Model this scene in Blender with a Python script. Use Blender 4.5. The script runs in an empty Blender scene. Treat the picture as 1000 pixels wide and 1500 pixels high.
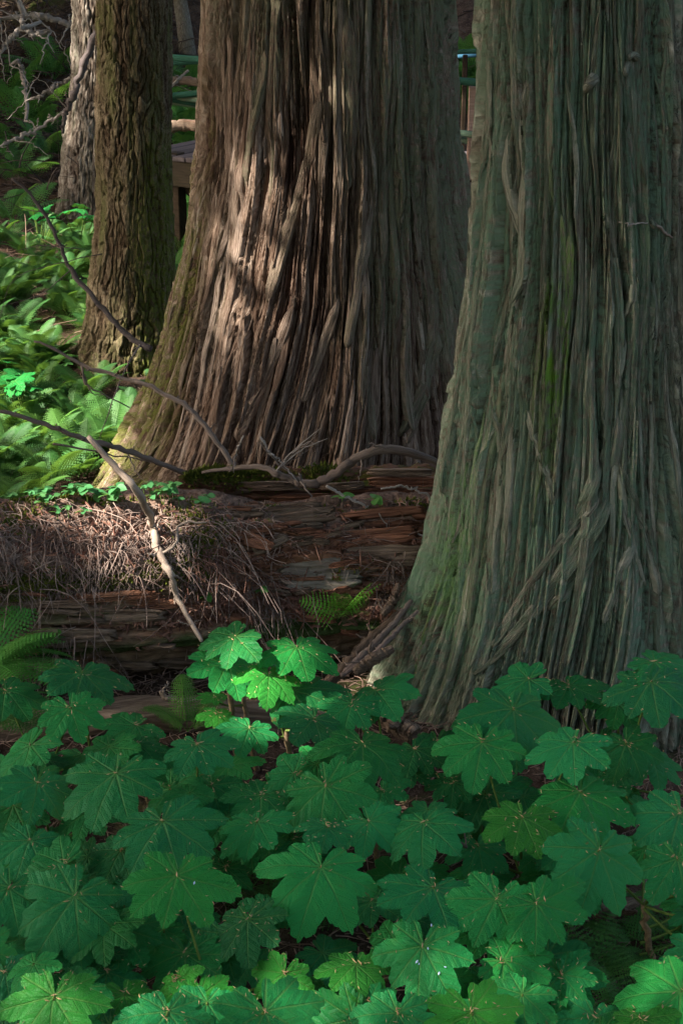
import bpy, math, random
import numpy as np
from mathutils import Vector, Matrix
random.seed(7); RNG = np.random.default_rng(7)
R = math.radians
scene = bpy.context.scene
COL = scene.collection

# ------------------------------------------------------------------ camera, sky, sun, exposure
F = 2300.0; PITCH = R(21); CAMZ = 3.0
cam_data = bpy.data.cameras.new('camera'); cam = bpy.data.objects.new('camera', cam_data); COL.objects.link(cam)
cam.location = (0, 0, CAMZ); cam.rotation_euler = (R(90) - PITCH, 0, 0)
cam_data.sensor_fit = 'VERTICAL'; cam_data.sensor_height = 36.0; cam_data.lens = 36.0 * F / 1500.0
cam_data.clip_start = 0.05; cam_data.clip_end = 400
scene.camera = cam
TO_SUN = np.array([-0.69, -0.22, 0.69]); TO_SUN /= np.linalg.norm(TO_SUN)
world = bpy.data.worlds.new('World'); scene.world = world; world.use_nodes = True
wn = world.node_tree.nodes; wl = world.node_tree.links
sky = wn.new('ShaderNodeTexSky'); sky.sky_type = 'NISHITA'; sky.sun_disc = False
sky.dust_density = 4.0; sky.ozone_density = 0.6; sky.sun_elevation = math.asin(TO_SUN[2]); sky.sun_rotation = math.atan2(TO_SUN[0], TO_SUN[1])
wn['Background'].inputs['Strength'].default_value = 0.12
wl.new(sky.outputs[0], wn['Background'].inputs['Color'])
sun_d = bpy.data.lights.new('sun', 'SUN'); sun_d.energy = 3.8; sun_d.angle = R(0.5); sun_d.color = (1, .95, .88)
sun = bpy.data.objects.new('sun', sun_d); COL.objects.link(sun)
sun.rotation_euler = Vector(TO_SUN).to_track_quat('Z', 'Y').to_euler(); sun.location = (-20, -15, 30)
vs = scene.view_settings
vs.view_transform = 'Standard'; vs.look = 'None'; vs.gamma = 1; vs.use_curve_mapping = False; vs.exposure = 2.8; vs.use_white_balance = True; vs.white_balance_temperature = 6750; vs.white_balance_tint = 10
scene.render.engine = 'CYCLES'
scene.cycles.max_bounces = 7; scene.cycles.diffuse_bounces = 4; scene.cycles.transmission_bounces = 4
scene.cycles.use_denoising = True; scene.cycles.denoising_input_passes = 'RGB_ALBEDO_NORMAL'; scene.cycles.denoising_prefilter = 'NONE'

# ------------------------------------------------------------------ helpers
CP, SP = math.cos(PITCH), math.sin(PITCH)
def ray(px, py):
    a, b = (px - 500) / F, (750 - py) / F
    return np.array([a, CP + b * SP, -SP + b * CP])
def at_y(px, py, Y):
    d = ray(px, py); return np.array([0, 0, CAMZ]) + d * (Y / d[1])
def at_z(px, py, z):
    d = ray(px, py); return np.array([0, 0, CAMZ]) + d * ((z - CAMZ) / d[2])
def project(P):
    P = np.asarray(P, float); q = P - np.array([0, 0, CAMZ])
    dep = q[..., 1] * CP - q[..., 2] * SP; up = q[..., 1] * SP + q[..., 2] * CP
    return 500 + F * q[..., 0] / dep, 750 - F * up / dep, dep

_perm = np.random.default_rng(11).permutation(512).astype(np.int64)
_grad = np.array([[1,1,0],[-1,1,0],[1,-1,0],[-1,-1,0],[1,0,1],[-1,0,1],[1,0,-1],[-1,0,-1],[0,1,1],[0,-1,1],[0,1,-1],[0,-1,-1],[1,1,0],[-1,1,0],[0,-1,1],[0,-1,-1]], float)
def noise(x, y, z=0.0):
    x, y, z = np.broadcast_arrays(np.asarray(x, float), np.asarray(y, float), np.asarray(z, float))
    xi, yi, zi = np.floor(x), np.floor(y), np.floor(z)
    fx, fy, fz = x - xi, y - yi, z - zi
    xi, yi, zi = xi.astype(np.int64) & 255, yi.astype(np.int64) & 255, zi.astype(np.int64) & 255
    u, v, w = [t * t * t * (t * (t * 6 - 15) + 10) for t in (fx, fy, fz)]
    out = 0
    for dx in (0, 1):
        wx = u if dx else 1 - u
        for dy in (0, 1):
            wy = v if dy else 1 - v
            for dz in (0, 1):
                wz = w if dz else 1 - w
                h = _perm[(_perm[(_perm[(xi + dx) & 255] + yi + dy) & 511] + zi + dz) & 511] & 15
                g = _grad[h]
                out = out + wx * wy * wz * (g[..., 0] * (fx - dx) + g[..., 1] * (fy - dy) + g[..., 2] * (fz - dz))
    return out
def fbm(x, y, z=0.0, o=3):
    s = 0; a = 1
    for i in range(o):
        s = s + a * noise(x * 2 ** i + 17.3 * i, y * 2 ** i + 5.1 * i, z * 2 ** i + 9.7 * i); a *= .5
    return s
def sstep(a, b, x):
    t = np.clip((x - a) / (b - a), 0, 1); return t * t * (3 - 2 * t)

def new_obj(name, me, mat=None, parent=None):
    if mat is not None and len(me.materials) == 0: me.materials.append(mat)
    o = bpy.data.objects.new(name, me); COL.objects.link(o)
    if parent is not None: o.parent = parent
    return o
def mesh_np(name, V, faces, smooth=True, uv=None, cols=None):
    """V (n,3); faces (m,k) array or list of arrays; uv per loop; cols = {name: (n,4)}"""
    me = bpy.data.meshes.new(name); V = np.asarray(V, np.float32)
    if isinstance(faces, np.ndarray): faces = [faces]
    faces = [np.asarray(f, np.int32) for f in faces if len(f)]
    loops = np.concatenate([f.ravel() for f in faces])
    tot = np.concatenate([np.full(len(f), f.shape[1], np.int32) for f in faces])
    start = np.concatenate([[0], np.cumsum(tot)[:-1]]).astype(np.int32)
    me.vertices.add(len(V)); me.vertices.foreach_set('co', V.ravel())
    me.loops.add(len(loops)); me.loops.foreach_set('vertex_index', loops)
    me.polygons.add(len(tot)); me.polygons.foreach_set('loop_start', start); me.polygons.foreach_set('loop_total', tot)
    me.update(calc_edges=True)
    me.polygons.foreach_set('use_smooth', np.full(len(tot), smooth, bool))
    if uv is not None:
        l = me.uv_layers.new(name='UVMap'); uv = np.asarray(uv, np.float32)
        if len(uv) == len(V) and len(uv) != len(loops): uv = uv[loops]
        l.data.foreach_set('uv', uv.ravel())
    for k, c in (cols or {}).items():
        a = me.color_attributes.new(k, 'FLOAT_COLOR', 'POINT'); a.data.foreach_set('color', np.asarray(c, np.float32).ravel())
    me.validate(); return me
class Acc:
    """collects pieces into one mesh"""
    def __init__(s): s.v = []; s.q = []; s.t = []; s.uq = []; s.ut = []; s.n = 0
    def add(s, V, Q=None, T=None, UV=None):
        V = np.asarray(V, float); s.v.append(V)
        UV = np.zeros((len(V), 2)) if UV is None else np.asarray(UV, float)
        if Q is not None and len(Q): Q = np.asarray(Q); s.q.append(Q + s.n); s.uq.append(UV[Q.ravel()])
        if T is not None and len(T): T = np.asarray(T); s.t.append(T + s.n); s.ut.append(UV[T.ravel()])
        s.n += len(V)
    def mesh(s, name, smooth=True):
        fs = []; uv = []
        if s.q: fs.append(np.concatenate(s.q)); uv += s.uq
        if s.t: fs.append(np.concatenate(s.t)); uv += s.ut
        return mesh_np(name, np.concatenate(s.v), fs, smooth, np.concatenate(uv))
def tube_data(pts, rad, n=6, cap=True, uo=None):
    P = np.asarray(pts, float); m = len(P); rad = np.broadcast_to(np.asarray(rad, float), (m,))
    T = np.gradient(P, axis=0); T /= np.linalg.norm(T, axis=1)[:, None] + 1e-9
    ref = np.array([0, 0, 1.]) if abs(T[:, 2]).mean() < .8 else np.array([1., 0, 0])
    A = np.cross(T, ref); A /= np.linalg.norm(A, axis=1)[:, None] + 1e-9; B = np.cross(T, A)
    th = np.linspace(0, 2 * math.pi, n, endpoint=False)
    V = P[:, None] + rad[:, None, None] * (np.cos(th)[None, :, None] * A[:, None] + np.sin(th)[None, :, None] * B[:, None])
    s = np.concatenate([[0], np.cumsum(np.linalg.norm(np.diff(P, axis=0), axis=1))])
    uo = random.random() * 50 if uo is None else uo
    UV = np.stack([np.broadcast_to(uo + th * rad.max(), (m, n)), np.broadcast_to(s[:, None] + uo, (m, n))], -1).reshape(-1, 2)
    i, j = np.meshgrid(np.arange(m - 1), np.arange(n), indexing='ij'); j2 = (j + 1) % n
    Q = np.stack([i * n + j, (i + 1) * n + j, (i + 1) * n + j2, i * n + j2], -1).reshape(-1, 4)
    V = V.reshape(-1, 3); Tr = []
    if cap:
        a = len(V); V = np.vstack([V, P[0] - T[0] * rad[0] * .3, P[-1] + T[-1] * rad[-1] * .3]); UV = np.vstack([UV, UV[0], UV[-1]])
        k = np.arange(n); k2 = (k + 1) % n
        Tr = np.vstack([np.stack([np.full(n, a), k, k2], -1), np.stack([np.full(n, a + 1), (m - 1) * n + k2, (m - 1) * n + k], -1)])
    return V, Q, Tr, UV
def smooth_path(pts, n=24, jit=0.0):
    P = np.asarray(pts, float); m = len(P)
    if m == 2: t = np.linspace(0, 1, n)[:, None]; out = P[0] * (1 - t) + P[1] * t
    else:
        E = np.vstack([2 * P[0] - P[1], P, 2 * P[-1] - P[-2]]); out = []
        for u in np.linspace(0, m - 1 - 1e-6, n):
            i = int(u); t = u - i; p0, p1, p2, p3 = E[i:i + 4]
            out.append(.5 * (2 * p1 + (p2 - p0) * t + (2 * p0 - 5 * p1 + 4 * p2 - p3) * t * t + (3 * p1 - p0 - 3 * p2 + p3) * t ** 3))
        out = np.array(out)
    if jit: out = out + RNG.normal(0, jit, out.shape) * np.sin(np.linspace(0, math.pi, n))[:, None]
    return out
def box_data(cx, cy, cz, sx, sy, sz, bev=.006, rot=None):
    """bevelled box: 24 verts"""
    x, y, z = sx / 2, sy / 2, sz / 2; b = min(bev, x * .4, y * .4, z * .4); V = []; 
    for sxn in (-1, 1):
        for syn in (-1, 1):
            for szn in (-1, 1):
                V += [(sxn * x, syn * (y - b), szn * (z - b)), (sxn * (x - b), syn * y, szn * (z - b)), (sxn * (x - b), syn * (y - b), szn * z)]
    V = np.array(V); id = lambda a, b_, c, k: ((a * 2 + b_) * 2 + c) * 3 + k
    Q = []; T = []
    for s in (0, 1):
        o = [(0, 0), (0, 1), (1, 1), (1, 0)]
        Q.append([id(s, p, q, 0) for p, q in o]); Q.append([id(p, s, q, 1) for p, q in o]); Q.append([id(p, q, s, 2) for p, q in o])
    for p in (0, 1):
        for q in (0, 1):
            Q.append([id(p, q, 0, 0), id(p, q, 1, 0), id(p, q, 1, 1), id(p, q, 0, 1)])
            Q.append([id(p, 0, q, 0), id(p, 1, q, 0), id(p, 1, q, 2), id(p, 0, q, 2)])
            Q.append([id(0, p, q, 1), id(1, p, q, 1), id(1, p, q, 2), id(0, p, q, 2)])
            for r in (0, 1): T.append([id(p, q, r, 0), id(p, q, r, 1), id(p, q, r, 2)])
    # orient outward
    def fix(fs):
        out = []
        for f in fs:
            p = V[f]; nn = np.cross(p[1] - p[0], p[2] - p[0])
            out.append(f if nn @ p.mean(0) > 0 else f[::-1])
        return np.array(out)
    Q, T = fix(Q), fix(T)
    UV = np.stack([V[:, 1] + V[:, 2] + random.random() * 9, V[:, 0] + random.random() * 9], -1)
    if rot is not None: V = V @ np.array(rot).T
    return V + np.array([cx, cy, cz]), Q, T, UV
def tag(o, label=None, cat=None, group=None, kind=None):
    if label: o['label'] = label
    if cat: o['category'] = cat
    if group: o['group'] = group
    if kind: o['kind'] = kind
    return o
def empty(name, loc, label, cat, group=None, rz=0):
    o = bpy.data.objects.new(name, None); COL.objects.link(o); o.location = loc; o.rotation_euler = (0, 0, rz); o.empty_display_size = .1
    return tag(o, label, cat, group)
def adopt(o, parent):
    """parent a part whose mesh is in world coordinates under a thing that stands at its own base"""
    o.parent = parent; o.matrix_parent_inverse = Matrix.Translation(-Vector(parent.location)); return o

# ------------------------------------------------------------------ materials
class NT:
    def __init__(s, name):
        s.m = bpy.data.materials.new(name); s.m.use_nodes = True; s.t = s.m.node_tree; s.t.nodes.clear()
        s.out = s.n('ShaderNodeOutputMaterial')
    def n(s, typ, **kw):
        nd = s.t.nodes.new(typ)
        for k, v in kw.items(): setattr(nd, k, v)
        return nd
    def set(s, sock, v):
        if v is None: return
        if hasattr(v, 'node'): s.t.links.new(v, sock)
        elif isinstance(v, (tuple, list)) and len(v) == 3 and sock.type == 'RGBA': sock.default_value = (*v, 1)
        else: sock.default_value = v
    def mix(s, f, a, b, mode='MIX'):
        nd = s.n('ShaderNodeMix', data_type='RGBA', blend_type=mode); s.set(nd.inputs[0], f); s.set(nd.inputs[6], a); s.set(nd.inputs[7], b); return nd.outputs[2]
    def math(s, op, a, b=None, c=None):
        nd = s.n('ShaderNodeMath', operation=op); s.set(nd.inputs[0], a); s.set(nd.inputs[1], b); s.set(nd.inputs[2], c); return nd.outputs[0]
    def ramp(s, f, lo, hi):
        nd = s.n('ShaderNodeMapRange', interpolation_type='SMOOTHSTEP'); s.set(nd.inputs[0], f); nd.inputs[1].default_value = lo; nd.inputs[2].default_value = hi; return nd.outputs[0]
    def noise(s, vec, scale, detail=4, rough=.6, dist=0):
        nd = s.n('ShaderNodeTexNoise'); s.set(nd.inputs['Vector'], vec); nd.inputs['Scale'].default_value = scale; nd.inputs['Detail'].default_value = detail; nd.inputs['Roughness'].default_value = rough; nd.inputs['Distortion'].default_value = dist; return nd.outputs['Fac']
    def map(s, vec, sc):
        nd = s.n('ShaderNodeMapping'); s.set(nd.inputs[0], vec); nd.inputs['Scale'].default_value = sc; return nd.outputs[0]
    def bump(s, h, dist, strength=1.0, normal=None):
        nd = s.n('ShaderNodeBump'); s.set(nd.inputs['Height'], h); nd.inputs['Distance'].default_value = dist; nd.inputs['Strength'].default_value = strength; s.set(nd.inputs['Normal'], normal); return nd.outputs[0]
    def pbr(s, col, rough=.9, normal=None, spec=.3, sheen=0):
        spec = spec * .6
        nd = s.n('ShaderNodeBsdfPrincipled'); s.set(nd.inputs['Base Color'], col); s.set(nd.inputs['Roughness'], rough); s.set(nd.inputs['Normal'], normal); nd.inputs['Specular IOR Level'].default_value = spec; return nd.outputs[0]
    def finish(s, sh): s.t.links.new(sh, s.out.inputs[0]); return s.m
    def attr(s, name):
        nd = s.n('ShaderNodeAttribute'); nd.attribute_name = name; return nd
    def uv(s): return s.n('ShaderNodeUVMap').outputs[0]
    def obj(s): return s.n('ShaderNodeTexCoord').outputs['Object']
    def sep(s, c):
        nd = s.n('ShaderNodeSeparateColor'); s.set(nd.inputs[0], c); return nd.outputs

def bark_mat(name, furrow, ridge, pale, algae, moss, fs=(95, 4.5), bump=.03, strip=False):
    t = NT(name); uv = t.uv()
    fib = t.noise(t.map(uv, (fs[0], fs[1], 1)), 1, 5, .65)
    fine = t.noise(t.map(uv, (fs[0] * 2.3, fs[1] * 2.2, 1)), 1, 4, .7)
    mott = t.noise(t.map(uv, (6, 3, 1)), 1, 5, .65)
    crust = t.noise(t.map(uv, (45, 30, 1)), 1, 5, .7)
    if strip:
        g = t.n('ShaderNodeObjectInfo'); rnd = g.outputs['Random']; hgt = t.ramp(fib, .2, .6); cellv = rnd; pa = t.sep(g.outputs['Color'])[2]; alg = g.outputs['Color']; sp = t.sep(alg); al, mo = sp[0], sp[1]; pa = sp[2]
    else:
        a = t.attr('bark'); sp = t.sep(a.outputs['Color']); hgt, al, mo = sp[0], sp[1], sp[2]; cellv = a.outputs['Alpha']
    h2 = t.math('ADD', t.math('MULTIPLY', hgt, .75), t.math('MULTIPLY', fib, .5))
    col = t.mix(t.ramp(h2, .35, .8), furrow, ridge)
    col = t.mix(t.math('MULTIPLY', t.ramp(fine, .56, .40), .75), col, t.mix(1, col, (.42, .36, .33), 'MULTIPLY'))  # darker fibre tone stands in for shading between the fibres
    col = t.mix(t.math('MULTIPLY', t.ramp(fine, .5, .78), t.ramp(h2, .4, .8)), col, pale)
    if strip: col = t.mix(t.math('MULTIPLY', pa, t.ramp(fib, .3, .6)), col, pale)
    col = t.mix(t.ramp(mott, .45, .75), col, t.mix(1, col, (.72, .66, .62), 'MULTIPLY'))
    col = t.mix(t.ramp(cellv, .15, .85), t.mix(1, col, (.68, .62, .58), 'MULTIPLY'), t.mix(1, col, (1.22, 1.22, 1.22), 'MULTIPLY'))
    col = t.mix(t.math('MULTIPLY', al, t.ramp(t.math('ADD', t.math('MULTIPLY', crust, .6), t.math('MULTIPLY', mott, .5)), .42, .62)), col, algae)
    col = t.mix(t.math('MULTIPLY', mo, t.ramp(t.math('ADD', t.math('MULTIPLY', crust, .55), t.math('MULTIPLY', fib, .5)), .42, .6)), col, moss)
    hh = t.math('ADD', t.math('MULTIPLY', fib, 1.0), t.math('MULTIPLY', fine, .6))
    hh = t.math('ADD', hh, t.math('MULTIPLY', crust, .22))
    return t.finish(t.pbr(col, .92, t.bump(hh, bump, 1.0), .15))
CEDAR_C = dict(furrow=(.06, .030, .021), ridge=(.19, .135, .10), pale=(.34, .28, .23), algae=(.13, .14, .085), moss=(.085, .105, .014))  # cedar furrow tones: inner-bark brown, deepened to paint shade into the grooves
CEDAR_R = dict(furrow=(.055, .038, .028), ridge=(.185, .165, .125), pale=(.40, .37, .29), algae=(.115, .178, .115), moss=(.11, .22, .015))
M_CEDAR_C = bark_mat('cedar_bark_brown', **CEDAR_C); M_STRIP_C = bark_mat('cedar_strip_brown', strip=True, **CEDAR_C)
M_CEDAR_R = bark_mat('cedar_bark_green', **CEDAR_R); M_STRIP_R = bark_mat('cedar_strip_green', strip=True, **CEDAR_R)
M_FIR = bark_mat('plated_bark', (.055, .036, .024), (.10, .076, .048), (.17, .14, .10), (.085, .088, .034), (.07, .082, .014), (60, 18), .015)
M_PALE = bark_mat('pale_bark', (.06, .045, .036), (.17, .145, .12), (.30, .27, .23), (.16, .17, .12), (.08, .10, .02), (45, 9), .012)

def wood_mat(name, a, b, c, scale=(50, 3), bump=.006, moss=None, green=None):
    t = NT(name); uv = t.uv()
    g = t.noise(t.map(uv, (scale[0], scale[1], 1)), 1, 6, .65, .3); f = t.noise(t.map(uv, (scale[0] * 3.5, scale[1] * 3, 1)), 1, 4, .7); m = t.noise(t.map(uv, (7, 3, 1)), 1, 5, .6)
    col = t.mix(t.ramp(g, .3, .7), a, b); col = t.mix(t.ramp(m, .5, .72), col, c)
    r = t.n('ShaderNodeObjectInfo').outputs['Random']
    col = t.mix(t.math('MULTIPLY', r, .45), col, t.mix(1, col, (.5, .47, .45), 'MULTIPLY'))
    if moss:
        geo = t.n('ShaderNodeNewGeometry'); sp = t.n('ShaderNodeSeparateXYZ'); t.set(sp.inputs[0], geo.outputs['Normal'])
        k = t.math('MULTIPLY', t.ramp(sp.outputs[2], .15, .8), t.ramp(t.noise(t.obj(), 6, 5, .7), .42, .62)); col = t.mix(k, col, moss)
    return t.finish(t.pbr(col, .88, t.bump(t.math('ADD', g, t.math('MULTIPLY', f, .5)), bump), .2))
M_ROT = wood_mat('rotten_red_wood', (.09, .04, .024), (.30, .135, .08), (.19, .10, .06), (60, 4), .01)
M_ROT_B = wood_mat('rotten_brown_wood', (.08, .052, .035), (.24, .175, .125), (.15, .085, .055), (60, 4), .01)
M_GREYWOOD = wood_mat('grey_weathered_wood', (.13, .11, .085), (.24, .21, .165), (.17, .13, .095), (75, 4), .006)
M_STICK = wood_mat('stick_bark', (.10, .075, .06), (.22, .17, .14), (.14, .10, .085), (40, 6), .003)
M_PALESTICK = wood_mat('bare_pale_stick', (.21, .16, .125), (.36, .285, .225), (.18, .13, .10), (40, 5), .003)
M_DARKSTICK = wood_mat('dark_branch_bark', (.04, .032, .03), (.10, .08, .075), (.07, .06, .05), (40, 6), .003)
M_DEADSTICK = wood_mat('dead_grey_branch', (.20, .17, .15), (.36, .32, .28), (.24, .2, .17), (40, 6), .003)
M_GREENRAIL = wood_mat('green_rail_wood', (.013, .05, .035), (.022, .085, .056), (.026, .065, .033), (40, 5), .004)
M_PALERAIL = wood_mat('pale_green_rail_wood', (.12, .14, .09), (.05, .12, .085), (.17, .155, .10), (40, 5), .004)
M_BLUERAIL = wood_mat('blue_rail_wood', (.03, .10, .17), (.05, .16, .24), (.05, .12, .14), (40, 5), .004)
M_DECK = wood_mat('deck_wood', (.07, .055, .055), (.11, .09, .09), (.085, .07, .07), (50, 3), .004)
M_BEAM = wood_mat('mossy_beam_wood', (.022, .016, .011), (.048, .036, .023), (.034, .03, .014), (50, 3), .005)
M_POST = wood_mat('post_wood', (.26, .16, .12), (.36, .24, .18), (.24, .15, .11), (50, 3), .004)
M_DARKPOST = wood_mat('dark_post_wood', (.022, .014, .009), (.045, .03, .018), (.03, .022, .014), (50, 3), .004)

def leaf_mat(name, base, yellow, trans=.28, veins=True, rough=.46, spec=.25):
    t = NT(name); uv = t.uv(); info = t.n('ShaderNodeObjectInfo'); oc = t.obj()
    col = t.mix(1, base, info.outputs['Color'], 'MULTIPLY')
    mott = t.noise(oc, 3.0, 5, .6)
    col = t.mix(t.math('MULTIPLY', t.ramp(mott, .5, .75), .35), col, yellow)
    nrm = None
    if veins:
        s = t.n('ShaderNodeSeparateXYZ'); t.set(s.inputs[0], uv); u, v = s.outputs[0], t.math('ABSOLUTE', s.outputs[1])
        mainw = t.math('SUBTRACT', .021, t.math('MULTIPLY', u, .013))
        main = t.math('SUBTRACT', 1, t.ramp(t.math('DIVIDE', v, mainw), .5, 1.2))
        ph = t.math('FRACT', t.math('MULTIPLY', t.math('SUBTRACT', u, t.math('MULTIPLY', v, .95)), 5.5))
        dd = t.math('ABSOLUTE', t.math('SUBTRACT', ph, .5))
        sec = t.math('SUBTRACT', 1, t.ramp(dd, .015, .06))
        net = t.n('ShaderNodeTexVoronoi', feature='DISTANCE_TO_EDGE'); t.set(net.inputs['Vector'], oc); net.inputs['Scale'].default_value = 26
        netl = t.math('SUBTRACT', 1, t.ramp(net.outputs['Distance'], .0, .10))
        vv = t.math('MAXIMUM', main, t.math('MULTIPLY', sec, .5))
        col = t.mix(t.math('MULTIPLY', vv, .4), col, t.mix(.5, yellow, (.16, .22, .07)))
        spot = t.noise(oc, 7.0, 3, .5); thr = t.math('MULTIPLY', info.outputs['Random'], .10)
        col = t.mix(t.math('MULTIPLY', t.ramp(t.math('ADD', spot, thr), .76, .80), .8), col, (.13, .10, .03))
        bulge = t.math('MULTIPLY', t.math('SINE', t.math('MULTIPLY', ph, math.pi)), .32)
        hh = t.math('SUBTRACT', t.math('ADD', bulge, t.math('MULTIPLY', mott, .8)), t.math('ADD', t.math('MULTIPLY', vv, .7), t.math('MULTIPLY', netl, .18)))
        nrm = t.bump(hh, .011, .6)
        rough = t.math('ADD', rough, t.math('MULTIPLY', mott, .12))
    p = t.pbr(col, rough, nrm, spec)
    tr = t.n('ShaderNodeBsdfTranslucent'); t.set(tr.inputs[0], t.mix(.6, col, (.16, .30, .03))); t.set(tr.inputs['Normal'], nrm)
    mx = t.n('ShaderNodeMixShader'); mx.inputs[0].default_value = trans; t.t.links.new(p, mx.inputs[1]); t.t.links.new(tr.outputs[0], mx.inputs[2])
    return t.finish(mx.outputs[0])
M_LEAF = leaf_mat('broad_leaf', (.009, .158, .039), (.04, .17, .02))
M_FERN = leaf_mat('fern_leaf', (.05, .135, .035), (.09, .17, .03), .3, False, .55)
M_HERB = leaf_mat('herb_leaf', (.055, .16, .05), (.08, .18, .04), .3, False, .5)
M_CANOPY = leaf_mat('canopy_leaf', (.03, .06, .02), (.05, .08, .02), .2, False, .7, .2)
def flat_mat(name, a, b, scale=20, rough=.9, spec=.2):
    t = NT(name); n = t.noise(t.obj(), scale, 4, .7); r = t.n('ShaderNodeObjectInfo').outputs['Random']
    return t.finish(t.pbr(t.mix(t.ramp(n, .35, .65), a, b), rough, None, spec))
M_STALK = flat_mat('green_stalk', (.06, .11, .02), (.09, .13, .03))
M_SPINY = flat_mat('brown_stem', (.11, .075, .045), (.18, .13, .07), 60)
M_MOSS = flat_mat('moss', (.05, .065, .008), (.10, .11, .014), 9)
M_LITTER = flat_mat('dry_litter', (.12, .075, .055), (.25, .17, .13), 7)
M_TWIG = flat_mat('dry_twig', (.13, .09, .075), (.27, .20, .165), 5)
M_BRUSH = flat_mat('dead_brush_bark', (.03, .023, .02), (.085, .064, .055), 3)
M_CHIP = flat_mat('red_chips', (.12, .055, .04), (.22, .12, .085), 8)
M_FLECK = flat_mat('tan_needles', (.30, .19, .09), (.40, .27, .14), 30)
M_DROP = flat_mat('white_droppings', (.3, .4, .55), (.45, .52, .62), 60)
def ground_mat():
    t = NT('forest_floor'); oc = t.obj()
    n1 = t.noise(oc, .8, 5, .6); n2 = t.noise(oc, 9, 6, .7); n3 = t.noise(oc, 45, 5, .75)
    col = t.mix(t.ramp(n2, .35, .65), (.03, .018, .013), (.085, .055, .038)); col = t.mix(t.ramp(n3, .5, .75), col, (.16, .11, .085))
    col = t.mix(t.math('MULTIPLY', t.ramp(n1, .5, .66), t.ramp(n2, .4, .6)), col, (.05, .075, .016))
    return t.finish(t.pbr(col, .95, t.bump(t.math('ADD', n2, t.math('MULTIPLY', n3, .6)), .03), .1))
M_GROUND = ground_mat()

# ------------------------------------------------------------------ ground
def ground_z(x, y):
    x, y = np.asarray(x, float), np.asarray(y, float)
    z = -0.22 * sstep(6.6, 7.6, y) * (1 - sstep(10, 13, y))
    z = z + .30 * np.exp(-((x + .1) / .9) ** 2) * np.exp(-((y - 7.0) / .35) ** 2)
    z = z + sstep(16.5, 22, y) * .9 + np.maximum(y - 19, 0) * .42 * sstep(18, 24, y) - 6 * sstep(45, 95, y)
    z = z + .05 * fbm(x * .7, y * .7, 3.3, 3) + sstep(15, 20, y) * .5 * fbm(x * .35, y * .35, 1.2, 3) + .018 * fbm(x * 4, y * 4, 7.7, 2)
    return z
def ground_hit(px, py):
    d = ray(px, py); t = np.linspace(3, 45, 2500); P = np.array([0, 0, CAMZ]) + d * t[:, None]; k = np.argmax(P[:, 2] < ground_z(P[:, 0], P[:, 1])); return P[k]
def gz(x, y): return float(ground_z(x, y))
gx = np.concatenate([np.linspace(-90, -7, 40)[:-1], np.linspace(-7, 7, 220), np.linspace(7, 90, 40)[1:]])
gy = np.concatenate([np.linspace(-60, 2.5, 30)[:-1], np.linspace(2.5, 30, 330), np.linspace(30, 120, 40)[1:]])
X, Y = np.meshgrid(gx, gy); nx, ny = len(gx), len(gy)
i, j = np.meshgrid(np.arange(ny - 1), np.arange(nx - 1), indexing='ij')
Qg = np.stack([i * nx + j, i * nx + j + 1, (i + 1) * nx + j + 1, (i + 1) * nx + j], -1).reshape(-1, 4)
ground = new_obj('ground', mesh_np('ground', np.stack([X, Y, ground_z(X, Y)], -1).reshape(-1, 3), Qg), M_GROUND)
tag(ground, 'brown forest floor of needles and soil rising to a hillside', kind='structure')

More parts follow.
